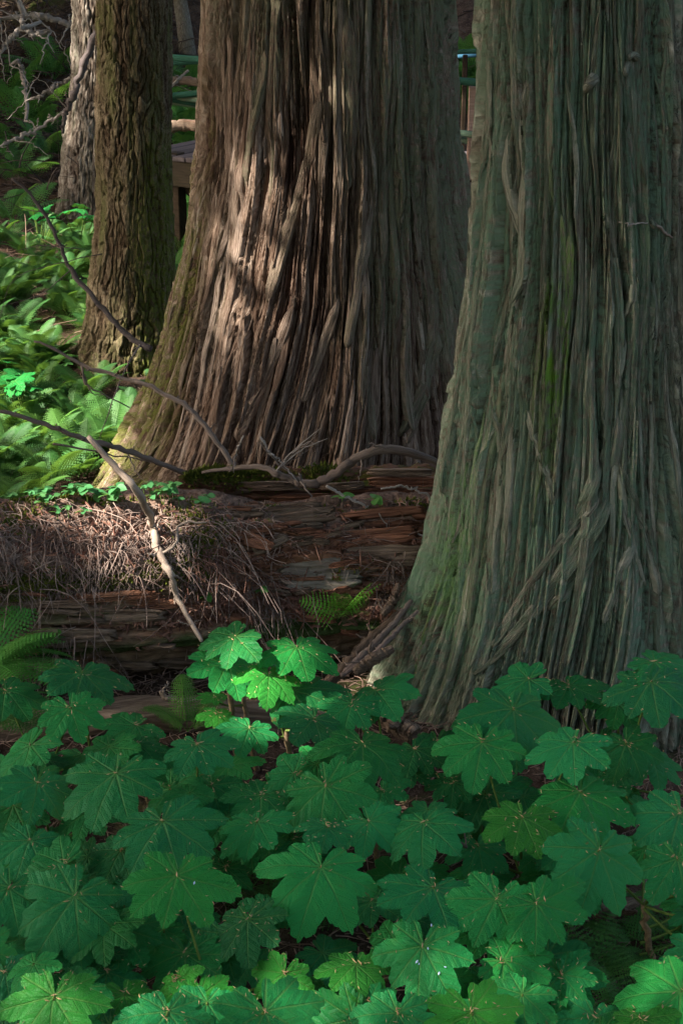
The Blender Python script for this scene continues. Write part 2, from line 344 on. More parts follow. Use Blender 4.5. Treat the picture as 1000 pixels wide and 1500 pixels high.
# ------------------------------------------------------------------ trunks
class Trunk:
    """rows: (py, left px, right px); front = share of the flare that comes towards the camera"""
    def __init__(s, Y0, rows, nphi, z_lo, z_hi, nz, top_z, front=.6, warp=None, rib=.022, kind='cedar', seed=0, masks=None, butt=.12, grain=1.0):
        s.grain = grain
        pz, pxc, pl, pr = [], [], [], []
        r0 = None
        for (py, l, r) in rows:
            c = (rows[0][1] + rows[0][2]) / 2 if False else (l + r) / 2
            P = at_y(c, py, Y0); dep = project(P)[2]
            pz.append(P[2]); pxc.append(P[0]); pl.append((r - l) / 2 / F * dep)
        o = np.argsort(pz); s.pz = np.array(pz)[o]; s.px = np.array(pxc)[o]; s.pr = np.array(pl)[o]
        s.Y0 = Y0; s.seed = seed; s.kind = kind; s.front = front; s.warpf = warp; s.butt = butt
        s.rtop = s.pr[-1]
        # fine rows where the photo looks, coarse above
        z = np.concatenate([np.linspace(z_lo, z_hi, nz), np.linspace(z_hi, top_z, 40)[1:]])
        ph = np.linspace(-math.pi, math.pi, nphi, endpoint=False)
        # more columns on the side that faces the path
        ph = ph - .45 * np.sin(ph)
        s.z, s.ph = z, ph
        PH, Z = np.meshgrid(ph, z)
        s.disp = s.relief(PH, Z, rib)
        s.V = s.point(PH, Z, s.disp)
        s.PH, s.Z = PH, Z
        s.masks = masks
    def base(s, z):
        z = np.asarray(z, float)
        xc = np.interp(z, s.pz, s.px); r = np.interp(z, s.pz, s.pr)
        up = np.maximum(z - s.pz[-1], 0)
        sl = (s.px[-1] - s.px[-4]) / (s.pz[-1] - s.pz[-4])
        return xc + up * sl * .5, np.maximum(r - up * .018, s.rtop * .35)
    def radius(s, PH, Z):
        xc, r = s.base(Z); fl = r - np.minimum(s.rtop, r)
        k = 1 - (1 - s.front) * np.maximum(np.cos(PH), 0) ** 1.0
        rr = np.minimum(s.rtop, r) + fl * k
        lob = noise(np.cos(PH) * 1.7 + s.seed, np.sin(PH) * 1.7, Z * .35)
        return xc, rr + s.butt * lob * (.35 + np.clip(fl / s.rtop, 0, 1.2)) * s.rtop * (1 - .55 * np.abs(np.sin(PH)))
    def warp(s, PH, Z):
        w = .055 * noise(np.cos(PH) * 2.2 + s.seed, np.sin(PH) * 2.2, Z * .7) + .02 * noise(np.cos(PH) * 5 + 3, np.sin(PH) * 5, Z * 1.8 + s.seed)
        return w + (s.warpf(PH, Z) if s.warpf else 0)
    def relief(s, PH, Z, rib):
        W = PH + s.warp(PH, Z); rt = s.rtop; c, sn = np.cos(W) * rt, np.sin(W) * rt; sd = s.seed
        cell = np.zeros_like(W)
        if s.kind == 'cedar':
            K_ = s.grain
            def layer(step, wob, fz, gw, k):
                step = step * K_; gw = gw * .3; wob = wob * .72
                N = round(2 * math.pi * rt / step)
                q = W / (2 * math.pi) * N + wob * (1.3 * noise(c * 6 + k, sn * 6, Z * .55 + sd) + .8 * noise(c * 14, sn * 14 + k, Z * 1.3 + sd))
                ci = np.floor(q); f = q - ci; ci = np.mod(ci, N)
                hh = noise(ci * 7.31 + sd + k, Z * fz + .25 * noise(c * 60, sn * 60, Z * 3), ci * 3.77 + .5); hh = .45 * hh + .55 * np.round(hh * 3.2) / 3.2
                gap = 1 - sstep(0, gw * 1.35, f) * (1 - sstep(1 - gw * 1.1, 1, f))
                vis = sstep(-.35, .2, noise(ci * 5.17 + k, Z * fz * .8 + 3, ci * 2.3 + .5))
                return ci, hh, gap * vis, f - .5
            c1, h1, g1, f1 = layer(.062, 1.2, .75, .26, 1.7); c2, h2, g2, f2 = layer(.026, 1.5, 1.5, .24, 5.2); c3, h3, g3, f3 = layer(.0095, 1.6, 2.6, .3, 9.1)
            tiltc = noise(c2 * 3.3, Z * .9, c2 * 1.7 + .5)
            brk = noise(c * 26, sn * 26, Z * 10 + sd)
            h = 1.25 * h1 - 1.3 * g1 + .85 * h2 - 1.1 * g2 + 1.7 * tiltc * f2 + .5 * h3 - .34 * g3 + .05 * brk + .8 * noise(c * 4.5 + 8, sn * 4.5 + sd, Z * .35) + .12
            s.cell = np.clip(.5 + .9 * h2 + .6 * h3 + .4 * noise(c2 * 9.1, c1 * 3.3, .5), 0, 1)
            return rib * h
        N = round(2 * math.pi * rt / .042); q = W / (2 * math.pi) * N + 1.5 * noise(c * 7, sn * 7, Z * 2.2 + sd) + .8 * noise(c * 22, sn * 22, Z * 8); ci = np.floor(q); f = q - ci; ci = np.mod(ci, N)
        zz = Z * 6.5 + 9 * noise(ci * 5.7, .5, sd) + 1.2 * noise(c * 15, sn * 15, Z * 6); zi = np.floor(zz); fz = zz - zi
        gx = 1 - sstep(0, .16, f) * (1 - sstep(.86, 1, f)); gz_ = 1 - sstep(0, .07, fz) * (1 - sstep(.94, 1, fz)); hv = noise(ci * 7.3, zi * 3.1 + .3, sd + .5)
        s.cell = np.clip(.5 + .9 * hv + .5 * noise(c * 40, sn * 40, Z * 15), 0, 1)
        vx = sstep(-.4, .1, noise(c * 12, sn * 12, Z * 4 + 7)); return rib * (.9 * hv - 1.0 * gx * vx - .55 * gz_ + .5 * noise(c * 30, sn * 30, Z * 12 + sd) + .25 * noise(c * 70, sn * 70, Z * 40) + .6 * noise(c * 5, sn * 5, Z * 1.5) + .3)
    def point(s, PH, Z, off):
        xc, r = s.radius(PH, Z); r = r + off
        return np.stack([xc + r * np.sin(PH), s.Y0 - r * np.cos(PH), Z + 0 * PH], -1)
    def off(s, ph, z):
        a = np.searchsorted(s.ph, ph) % len(s.ph); b = np.clip(np.searchsorted(s.z, z), 0, len(s.z) - 1); return s.disp[b, a]
    def build(s, mat, parent, rib):
        n, m = s.V.shape[1], s.V.shape[0]
        i, j = np.meshgrid(np.arange(m - 1), np.arange(n), indexing='ij'); j2 = (j + 1) % n
        Q = np.stack([i * n + j, i * n + j2, (i + 1) * n + j2, (i + 1) * n + j], -1).reshape(-1, 4)
        W = s.PH + s.warp(s.PH, s.Z); U = W * s.rtop
        uv = np.stack([U, s.Z], -1).reshape(-1, 2); luv = uv[Q.ravel()].reshape(-1, 4, 2)
        wrap = (j.ravel() == n - 1); luv[wrap, 1, 0] += 2 * math.pi * s.rtop; luv[wrap, 2, 0] += 2 * math.pi * s.rtop
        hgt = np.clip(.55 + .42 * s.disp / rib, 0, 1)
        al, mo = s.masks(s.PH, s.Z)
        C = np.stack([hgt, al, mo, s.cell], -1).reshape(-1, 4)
        me = mesh_np('trunk', s.V.reshape(-1, 3), Q, True, luv.reshape(-1, 2), {'bark': C})
        return adopt(new_obj('trunk', me, mat), parent)
    def pick(s, px, py):
        if not hasattr(s, '_pp'):
            s._pp = project(s.V)
        x, y, d = s._pp; e = (x - px) ** 2 + (y - py) ** 2 + 1e6 * (np.cos(s.PH) < -.1)
        k = np.argmin(e); return s.PH.ravel()[k], s.Z.ravel()[k]
    def strip(s, ph, z, width, thick, lift0=0, lift1=0, n=None):
        """bark strip along a path of (phi, z) samples"""
        n = len(ph); base = np.array([s.off(a, b) for a, b in zip(ph, z)])
        k = np.ones(5) / 5; sm = np.convolve(np.pad(base, 2, 'edge'), k, 'valid'); base = np.maximum(sm, .6 * base + .4 * sm)
        t = np.linspace(0, 1, n); taper = np.clip(np.minimum(t / .16, (1 - t) / .16), 0, 1) ** .6
        w = width * (.25 + .75 * taper) * (1 + .18 * np.sin(t * 9 + random.random() * 6)); th = thick * (.3 + .7 * taper)
        lift = lift0 * np.clip(1 - t / .22, 0, 1) ** 2 + lift1 * np.clip((t - .78) / .22, 0, 1) ** 2
        prof = [(-.5, -1.2), (-.46, .3), (-.34, .72), (-.12, .55), (.05, .82), (.2, .6), (.38, .74), (.46, .3), (.5, -1.2)]
        rr = s.radius(ph, z)[1]; V = []
        tt = np.cumsum(np.concatenate([[0], np.abs(np.diff(z))])); jit = np.stack([.55 * noise(tt * 3 + q_ * 5.3, random.random() * 90, .5) + .3 * noise(tt * 11, q_ * 3.1 + .5, random.random() * 90) for q_ in range(len(prof))], 1)
        for q, (a, b) in enumerate(prof):
            V.append(s.point(ph + a * w / rr, z, base + th * (b + (jit[:, q] if b > 0 else 0)) + lift))
        V = np.stack(V, 1); m = len(prof)
        i, j = np.meshgrid(np.arange(n - 1), np.arange(m - 1), indexing='ij')
        Q = np.stack([i * m + j, i * m + j + 1, (i + 1) * m + j + 1, (i + 1) * m + j], -1).reshape(-1, 4)
        if z[-1] < z[0]: Q = Q[:, ::-1]
        so = random.random() * 40; sl = np.concatenate([[0], np.cumsum(np.abs(np.diff(z)))])
        UV = np.stack([np.broadcast_to(so + np.array([p[0] for p in prof]) * width, (n, m)), np.broadcast_to(sl[:, None] + so, (n, m))], -1).reshape(-1, 2)
        caps = np.array([[0, 1, 2, 3], [0, 3, 4, 5], [0, 5, 6, 8], [6, 7, 8, 8]])[:3]; caps = np.vstack([caps, caps[:, ::-1] + (n - 1) * m])
        return mesh_np('bark_strip', V.reshape(-1, 3), np.vstack([Q, caps]), True, UV)
    def strips(s, count, parent, mat, phr, zr, wr=(.012, .04), lr=(.35, 1.6)):
        for q in range(count):
            p0 = random.uniform(*phr); z1 = random.uniform(*zr); L = random.uniform(*lr); z0 = max(z1 - L, s.z[0] + .1)
            n = int(10 + L * 12); z = np.linspace(z1, z0, n)
            ph = np.full(n, p0)
            for _ in range(4): ph = p0 - s.warp(ph, z) + s.warp(np.full(n, p0), np.full(n, z1))
            ph = ph + .012 * np.sin(np.linspace(0, random.uniform(3, 9), n) + random.random() * 6)
            peel = random.random()
            me = s.strip(ph, z, random.uniform(*wr) * random.uniform(.7, 1.3), random.uniform(.003, .008), .02 * (peel < .1), random.uniform(.005, .03) * (peel > .8))
            o = adopt(new_obj('bark_strip', me, mat), parent)
            a, m = s.masks(np.array([p0]), np.array([(z0 + z1) / 2])); o.color = (float(a[0]) * random.choice([1, .6]), float(m[0]), random.random() ** 2.5, 1)
    def pixel_strip(s, pts, width, thick, parent, mat, lift0=0, lift1=0):
        pale = .75 if width < .04 else .3
        pts = smooth_path([(a, b, 0) for a, b in pts], 6 * len(pts))
        pz = [s.pick(a, b) for a, b, _ in pts]; ph = np.array([p[0] for p in pz]); z = np.array([p[1] for p in pz])
        k = np.ones(9) / 9; ph = np.convolve(np.pad(ph, 4, 'edge'), k, 'valid'); z = np.convolve(np.pad(z, 4, 'edge'), k, 'valid')
        o = adopt(new_obj('bark_strip', s.strip(ph, z, width, thick, lift0, lift1), mat), parent)
        a, m = s.masks(ph[:1], z[:1]); o.color = (float(a[0]) * (.95 if pale < .5 else .6), float(m[0]), pale, 1)

SKY_OPENINGS = [(np.array([-.95, .05, .21]), 25, .97), (np.array([-.12, -.80, .60]), 13, .6)]
BEAMS = []     # holes carved in the unseen foliage for sun shafts: (point, radius, share of foliage left)
def crown(parent, x, y, z0, z1, rad, n, seed):
    """sprays of flat foliage around the top of a trunk"""
    r = np.random.default_rng(seed); acc = Acc()
    z = r.uniform(z0, z1, n); a = r.uniform(0, 6.283, n); q = np.sqrt(r.uniform(.04, 1, n)) * rad * (1 - .5 * (z - z0) / (z1 - z0))
    C = np.stack([x + q * np.cos(a), y + q * np.sin(a), z - .25 * q], -1)
    o = adopt(new_obj('crown', spray_mesh('crown', C, r), M_CANOPY), parent); return o
def spray_mesh(name, C, r, size=(.25, .6)):
    # cut sun shafts
    keep = np.ones(len(C), bool)
    q = C - np.array([.3, 6.5, 1.0]); q = q / np.linalg.norm(q, axis=1)[:, None]      # openings cut at the left and front to let in soft sky light
    for d_, half, share in SKY_OPENINGS: keep &= ~((q @ (d_ / np.linalg.norm(d_)) > math.cos(R(half))) & (r.random(len(C)) < share))
    C = C[keep]; n = len(C); L = r.uniform(*size, n); yaw = r.uniform(0, 6.283, n); pit = r.normal(-.25, .35, n); rol = r.normal(0, .5, n)
    d = np.stack([np.cos(yaw) * np.cos(pit), np.sin(yaw) * np.cos(pit), np.sin(pit)], -1)
    s0 = np.stack([-np.sin(yaw), np.cos(yaw), np.zeros(n)], -1); u = np.cross(d, s0); s = s0 * np.cos(rol)[:, None] + u * np.sin(rol)[:, None]
    V = []; T = []; pat = []
    # one spray: a stem and eight tapering leaflets
    for k in range(8):
        side = 1 if k % 2 else -1; t0 = .1 + .1 * k; ln = .42 * (1 - .07 * k)
        pat.append([(t0, 0), (t0 + .16, 0), (t0 + .28, side * ln)])
    pat.append([(.0, -.02), (1.05, 0), (.0, .02)])
    for tri in pat:
        V.append(np.stack([C + d * (a * L)[:, None] + s * (b * L)[:, None] for a, b in tri], 1))
    V = np.concatenate(V, 1).reshape(-1, 3, 3); keep = np.ones(len(V), bool)
    Pm = np.concatenate([V, V.mean(1, keepdims=True)], 1)
    for (T, rad, left) in BEAMS:
        q = Pm - np.array(T); t = q @ TO_SUN; d = np.linalg.norm(q - t[..., None] * TO_SUN, axis=2).min(1)
        keep &= ~((t[:, 0] > 0) & (d < rad) & (r.random(len(V)) > left))
    V = V[keep].reshape(-1, 3)
    return mesh_np(name, V, np.arange(len(V)).reshape(-1, 3), False)

# sun shafts wanted by the light patches
def beam(px, py, Y, rad, left=0.0): BEAMS.append((at_y(px, py, Y), rad * (.75 if Y > 10 else 1), min(.8, left + .1) if Y > 10 else left))
def beamz(px, py, z, rad, left=0.0): BEAMS.append((at_z(px, py, z), rad * (.85 if py < 700 else 1), min(.8, left) if py < 700 else left))
for (px, py, r_, l_) in [(340, 400, .26, .4), (335, 300, .20, .45), (320, 440, .2, .35), (375, 210, .2, .42), (400, 110, .22, .45), (440, 10, .22, .45), (480, 190, .16, .55), (520, 330, .16, .7), (545, 230, .10, .7), (505, 40, .12, .65), (430, 330, .2, .55), (330, 510, .22, .5), (420, 450, .2, .55), (470, 420, .16, .6), (300, 560, .16, .6), (400, 530, .16, .68), (500, 480, .12, .7), (300, 340, .2, .45)]: beam(px, py, 8.15, r_, l_)
for (px, py, r_, l_) in [(140, 470, .18, .2), (190, 180, .10, .4), (150, 500, .14, .2)]: beam(px, py, 10.9, r_, l_)
for (px, py, r_) in [(125, 180, .35), (120, 80, .35), (115, 250, .35)]: beam(px, py, 16.2, r_, .35)
for (px, py, r_, l_) in [(60, 545, .5, .1), (110, 560, .35, .1), (30, 600, .35, .5), (110, 640, .3, .4), (40, 340, .6, .3), (110, 330, .5, .1), (20, 450, .4, .5)]: beamz(px, py, 0.2, r_, l_)
for (px, py, r_, l_) in [(215, 770, .13, 0), (180, 760, .16, .2), (130, 745, .14, .35), (300, 740, .12, .5), (460, 750, .14, .5), (600, 760, .12, .5), (250, 850, .08, .3)]: beam(px, py, 5.95, r_, l_)
for (px, py, r_, l_) in [(318, 1042, .10, .05), (465, 1028, .07, .1), (25, 1040, .12, .4), (20, 955, .10, .5), (90, 1455, .14, .42), (190, 1455, .13, .48), (430, 1425, .14, .35), (530, 1410, .1, .5), (700, 1475, .14, .42), (745, 1400, .1, .5), (275, 1310, .12, .72), (470, 1290, .12, .72), (760, 1200, .1, .7), (880, 1270, .12, .75), (290, 1440, .1, .4), (950, 1450, .14, .5)]: beamz(px, py, .45, r_, l_)
for (px, py, Yb, r_, l_) in [(270, 120, 19, .7, .4), (275, 170, 18, .5, .4), (270, 290, 17, .5, .3), (690, 285, 15, .35, 0), (690, 100, 18, .7, .2), (690, 20, 24, 1.2, .2), (60, 40, 20, .45, .6), (688, 170, 12.5, .2, .2), (30, 20, 22, .8, .2)]: beam(px, py, Yb, r_, l_)

for (px, py, Yb, r_, l_) in [(120, 790, 5.8, .4, .66), (300, 800, 5.85, .4, .6), (440, 800, 5.95, .4, .62), (570, 800, 6.1, .35, .6), (850, 300, 5.6, .6, .82), (830, 650, 5.4, .6, .78), (700, 820, 5.4, .4, .8)]: beam(px, py, Yb, r_, l_)   # foliage thinned to brighten the log and right cedar
beam(388, 988, 4.72, .17, 0); beam(222, 785, 5.5, .10, 0); beam(235, 820, 5.5, .07, .2); beam(505, 885, 5.85, .10, .25); beam(600, 705, 6.6, .2, .5)
for k_ in range(26):                                            # small sun flecks over the ferns on the left
    py_ = random.uniform(345, 660); beamz(random.uniform(-10, 190 if py_ < 470 else 105), py_, .25, random.uniform(.10, .2), .1)
for (px, py, Yb, r_) in [(690, 290, 14.6, .6), (688, 105, 17.2, .8), (45, 190, 17.5, .25), (80, 110, 19, .2), (690, 160, 15, .3), (272, 205, 16.2, .4), (275, 150, 17, .4), (285, 260, 15.5, .3), (268, 360, 14.5, .3), (140, 490, 10.8, .12)]: BEAMS.append((at_y(px, py, Yb), r_, .1))
# --- centre cedar
rows_c = [(-150, 312, 655), (0, 308, 659), (100, 303, 666), (200, 297, 672), (300, 284, 683), (350, 273, 693), (400, 262, 709), (450, 248, 722), (500, 234, 736), (550, 217, 752), (600, 197, 771), (650, 172, 795), (700, 140, 825), (760, 100, 855)]
def warp_c(PH, Z):   # the grain sweeps to the left towards the foot
    k = np.clip(1.75 - Z, 0, 3); return .045 * k + .055 * k * k * np.exp(-((PH + .35) / .9) ** 2)
def mask_c(PH, Z):
    n = noise(np.cos(PH) * 3, np.sin(PH) * 3, Z * 1.2)
    al = np.clip(.08 + .8 * sstep(-.1, .6, PH) * sstep(.3, 1.2, Z) + .5 * n + .35 * sstep(1.6, 2.6, Z), 0, 1) * (.35 + .65 * sstep(.1, .9, Z))
    mo = .75 * sstep(-.95, -1.3, PH) * (1 - sstep(.9, 1.9, Z + n)) + .7 * sstep(.15, .5, n) * (1 - sstep(.3, 1.1, Z)) * sstep(-.1, -.8, PH)
    return al, np.clip(mo, 0, 1)
RIB_C = .04
tc = Trunk(8.8, rows_c, 880, -.5, 2.75, 250, 10.5, .55, warp_c, RIB_C, 'cedar', 3.1, mask_c, .16, 1.05)
cedar_c = empty('cedar_tree', (float(tc.px[3]), 8.8, -.25), 'huge brown cedar with sunlit ropy bark, flaring foot behind the fallen log', 'tree')
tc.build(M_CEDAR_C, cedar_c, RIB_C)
tc.strips(120, cedar_c, M_STRIP_C, (-1.35, 1.2), (.3, 3.1), (.014, .045), (.4, 1.7))
for pts, w in [([(470, 130), (455, 220), (432, 300), (405, 390), (390, 450)], .07), ([(505, 0), (512, 90), (515, 200), (505, 290)], .07), ([(545, 290), (532, 360), (522, 430), (505, 520)], .055), ([(430, 440), (405, 520), (372, 590), (340, 660)], .06),
               ([(636, 410), (632, 480), (615, 570), (578, 650)], .05), ([(640, 470), (630, 540), (610, 610), (592, 655)], .045), ([(545, 500), (540, 580), (548, 650)], .045), ([(590, 480), (592, 560), (605, 640)], .04), ([(352, 230), (356, 310), (352, 400)], .06), ([(395, 60), (372, 180), (352, 330)], .05), ([(330, 260), (305, 380), (280, 470)], .05), ([(500, 420), (470, 520), (440, 600)], .05)]:
    tc.pixel_strip(pts, w, .022, cedar_c, M_STRIP_C, .0, .01)

# --- right cedar
rows_r = [(-150, 721, 1010), (0, 714, 1012), (100, 711, 1016), (200, 707, 1020), (300, 703, 1024), (400, 695, 1028), (500, 679, 1036), (600, 666, 1046), (650, 655, 1052), (700, 645, 1060), (750, 636, 1068), (800, 622, 1078), (850, 606, 1090), (900, 586, 1105), (950, 565, 1122), (985, 548, 1136), (1050, 515, 1160), (1150, 480, 1190)]
def warp_r(PH, Z):
    k = np.clip(1.35 - Z, 0, 2)
    return .16 * k * k * np.exp(-((PH - .1) / .5) ** 2) - .10 * k * np.exp(-((PH - .75) / .5) ** 2) + .05 * noise(np.cos(PH) * 3, np.sin(PH) * 3, Z * 1.3 + 4)
def mask_r(PH, Z):
    n = noise(np.cos(PH) * 2.6 + 5, np.sin(PH) * 2.6, Z * 1.1)
    al = np.clip(.62 + .75 * n + .15 * sstep(.5, -.6, PH) + .2 * (1 - sstep(.4, 1.6, Z)) - .35 * sstep(.5, 1.2, PH), 0, 1)
    al = al * (.45 + .55 * sstep(.0, .4, Z + .12 * n))
    mo = 1.0 * sstep(-.12, .25, noise(np.cos(PH) * 9, np.sin(PH) * 22, Z * 4)) * np.exp(-((PH + .42) / .16) ** 2) * np.exp(-((Z - 1.55) / .4) ** 2) + .7 * np.exp(-((PH + 1.15) / .22) ** 2) * (1 - sstep(.7, 1.0, Z)) * sstep(.25, .45, Z) * .6
    return al, np.clip(mo, 0, 1)
RIB_R = .038
tr_ = Trunk(5.9, rows_r, 860, -.15, 2.85, 300, 9.5, .72, warp_r, RIB_R, 'cedar', 8.4, mask_r, .22, .82)
cedar_r = empty('cedar_tree', (float(tr_.px[3]), 5.9, 0), 'large green tinged cedar standing at the right edge above the broad leaves', 'tree')
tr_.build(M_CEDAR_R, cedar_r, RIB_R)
tr_.strips(130, cedar_r, M_STRIP_R, (-1.35, 1.3), (.6, 3.0), (.008, .03), (.3, 1.3))
for pts, w, th in [([(905, 560), (908, 640), (890, 720), (850, 800), (800, 870), (745, 940), (700, 990)], .075, .03), ([(880, 650), (860, 730), (815, 800), (760, 880), (715, 960)], .05, .025), ([(900, 665), (925, 730), (950, 800), (965, 885)], .03, .018), ([(905, 680), (915, 760), (945, 870)], .025, .015), ([(770, 590), (790, 660), (815, 750)], .035, .018), ([(885, 700), (870, 740), (840, 770), (822, 800)], .03, .016),
                   ([(822, 0), (808, 80), (800, 180), (803, 320), (790, 480)], .03, .016), ([(880, 0), (866, 110), (868, 220), (876, 300), (868, 400), (862, 500)], .024, .014), ([(826, 100), (838, 180), (846, 240), (842, 330)], .018, .012), ([(748, 120), (752, 250), (766, 360), (760, 440)], .035, .016), ([(770, 100), (762, 220), (768, 300)], .024, .012), ([(700, 400), (692, 520), (690, 640)], .02, .012), ([(930, 400), (915, 480), (905, 560)], .028, .013), ([(720, 560), (735, 680), (728, 800), (720, 880)], .028, .013), ([(750, 600), (748, 700), (745, 820)], .03, .012),
                   ([(890, 770), (860, 820), (825, 870), (800, 900)], .05, .016), ([(930, 780), (905, 850), (880, 920)], .04, .014)]:
    tr_.pixel_strip(pts, w * .85, th * (.6 if w > .04 else 1), cedar_r, M_STRIP_R, 0, .006)

for pts, r0 in [([(868, 116), (862, 122), (858, 132)], .016), ([(918, 86), (914, 96), (912, 108)], .012), ([(936, 318), (946, 322), (952, 330)], .013), ([(930, 82), (922, 80), (916, 84)], .010)]:
    q_ = [tr_.pick(*w) for w in pts]; P_ = np.array([tr_.point(np.array([a_]), np.array([b_]), tr_.off(a_, b_) + .008 + .012 * k_)[0] for k_, (a_, b_) in enumerate(q_)])
    V, Q, T, UV = tube_data(smooth_path(P_, 9, .002), np.linspace(r0 * 1.5, r0 * .7, 9), 9); me = Acc(); me.add(V, Q, T, UV); o = adopt(new_obj('branch_stub', me.mesh('branch_stub'), M_STRIP_R), cedar_r); o.color = (.5, 0, .3, 1)
# --- two trees on the left
rows_2 = [(-150, 150, 254), (0, 144, 251), (100, 143, 251), (200, 142, 250), (300, 143, 251), (350, 140, 253), (400, 133, 257), (450, 127, 263), (500, 116, 271), (540, 102, 282), (600, 86, 300)]
def mask_2(PH, Z):
    n = noise(np.cos(PH) * 3, np.sin(PH) * 3, Z * 1.5); return np.clip(.35 + n, 0, 1), np.clip(1.0 * sstep(-.3, .6, PH) * (1 - sstep(1.0, 1.9, Z)) + .4 * n, 0, 1)
t2 = Trunk(11.3, rows_2, 520, -.5, 2.8, 300, 12, .6, None, .022, 'fir', 5.5, mask_2, .1)
tree_2 = empty('conifer_tree', (float(t2.px[3]), 11.3, -.1), 'brown tree with rough plated bark standing between pale trunk and central cedar', 'tree')
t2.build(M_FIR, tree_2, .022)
rows_3 = [(-150, 112, 190), (0, 107, 186), (100, 107, 187), (200, 97, 188), (250, 92, 192), (300, 84, 200), (330, 78, 208), (380, 70, 215)]
def mask_3(PH, Z): return np.clip(.2 + noise(np.cos(PH) * 3, np.sin(PH) * 3, Z), 0, 1), 0 * Z
t3 = Trunk(16.8, rows_3, 260, -.4, 3.0, 120, 14, .6, None, .035, 'fir', 1.5, mask_3, .16)
tree_3 = empty('conifer_tree', (float(t3.px[3]), 16.8, -.05), 'pale grey sunlit trunk half hidden behind the brown plated tree', 'tree')
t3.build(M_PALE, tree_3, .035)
def far_trunk(px, py0, py1, Yd, w0, w1, label, lean=0, mat=M_PALE):
    b = at_y(px, py1, Yd); top = at_y(px + lean, py0, Yd); z0 = gz(b[0], Yd); d = (top - b); d /= d[2]
    t = empty('conifer_tree', (b[0], Yd, z0), label, 'tree')
    zz = np.linspace(z0 - .3, z0 + 9, 40); P = b[None] + (zz - b[2])[:, None] * d[None]; r = np.interp(zz, [z0, z0 + 1, z0 + 9], [w0 * 1.5, w0, w1])
    P[:, 0] += .03 * noise(zz * .8, Yd)
    V, Q, T, UV = tube_data(P, r, 14); me = mesh_np('trunk', V, [Q, T], True, np.concatenate([UV[Q.ravel()], UV[T.ravel()]]), {'bark': np.tile([.6, .3, 0, .5], (len(V), 1))})
    adopt(new_obj('trunk', me, mat), t); crown(t, P[-1][0], P[-1][1], 6.5, 10, 1.6, 160, int(px)); return t
far_trunk(276, 0, 85, 21, .075, .05, 'slim grey trunk on the dark slope above the boardwalk rails', -12)
crown(cedar_c, float(tc.px[-1]), 8.8, 6, 12, 3.4, 900, 1); crown(cedar_r, float(tr_.px[-1]), 5.9, 6, 11, 3.0, 700, 2)
crown(tree_2, float(t2.px[-1]), 11.3, 6, 13, 3.0, 700, 3); crown(tree_3, float(t3.px[-1]), 16.8, 6, 14, 3.0, 600, 4)
# unseen boughs overhead, placed on the sun's side to shade the view
r_ = np.random.default_rng(5); n_ = 31000
zc = r_.uniform(6.5, 13, n_); base_x = r_.uniform(-11, 10, n_); base_y = r_.uniform(-2, 30, n_)
m_ = 5000; base_x[:m_] = r_.uniform(.3, 3.6, m_); base_y[:m_] = r_.uniform(4.6, 8.4, m_)   # unseen extra foliage added to keep the right cedar in shade
C_ = np.stack([base_x + zc * TO_SUN[0] / TO_SUN[2], base_y + zc * TO_SUN[1] / TO_SUN[2], zc], -1)
tag(new_obj('shade_canopy', spray_mesh('shade_canopy', C_, r_, (.6, 1.15)), M_CANOPY), 'dense unseen conifer boughs placed overhead for shade, with gaps cut for sun', 'canopy', kind='stuff')
# unseen foliage ring added behind and beside the view to block low sky light
n_ = 9000; a_ = r_.uniform(0, 6.283, n_); q_ = r_.uniform(13, 20, n_); zc = r_.uniform(.3, 11, n_)
C_ = np.stack([q_ * 1.0 * np.cos(a_), 6 + q_ * np.sin(a_) * 1.1, zc], -1); C_ = C_[(C_[:, 1] < 3) | (np.abs(C_[:, 0]) > 10)]
tag(new_obj('sky_blocking_foliage', spray_mesh('sky_blocking_foliage', C_, r_, (.9, 1.7)), M_CANOPY), 'unseen ring of green foliage added around the view to block low sky light', 'forest', kind='stuff')

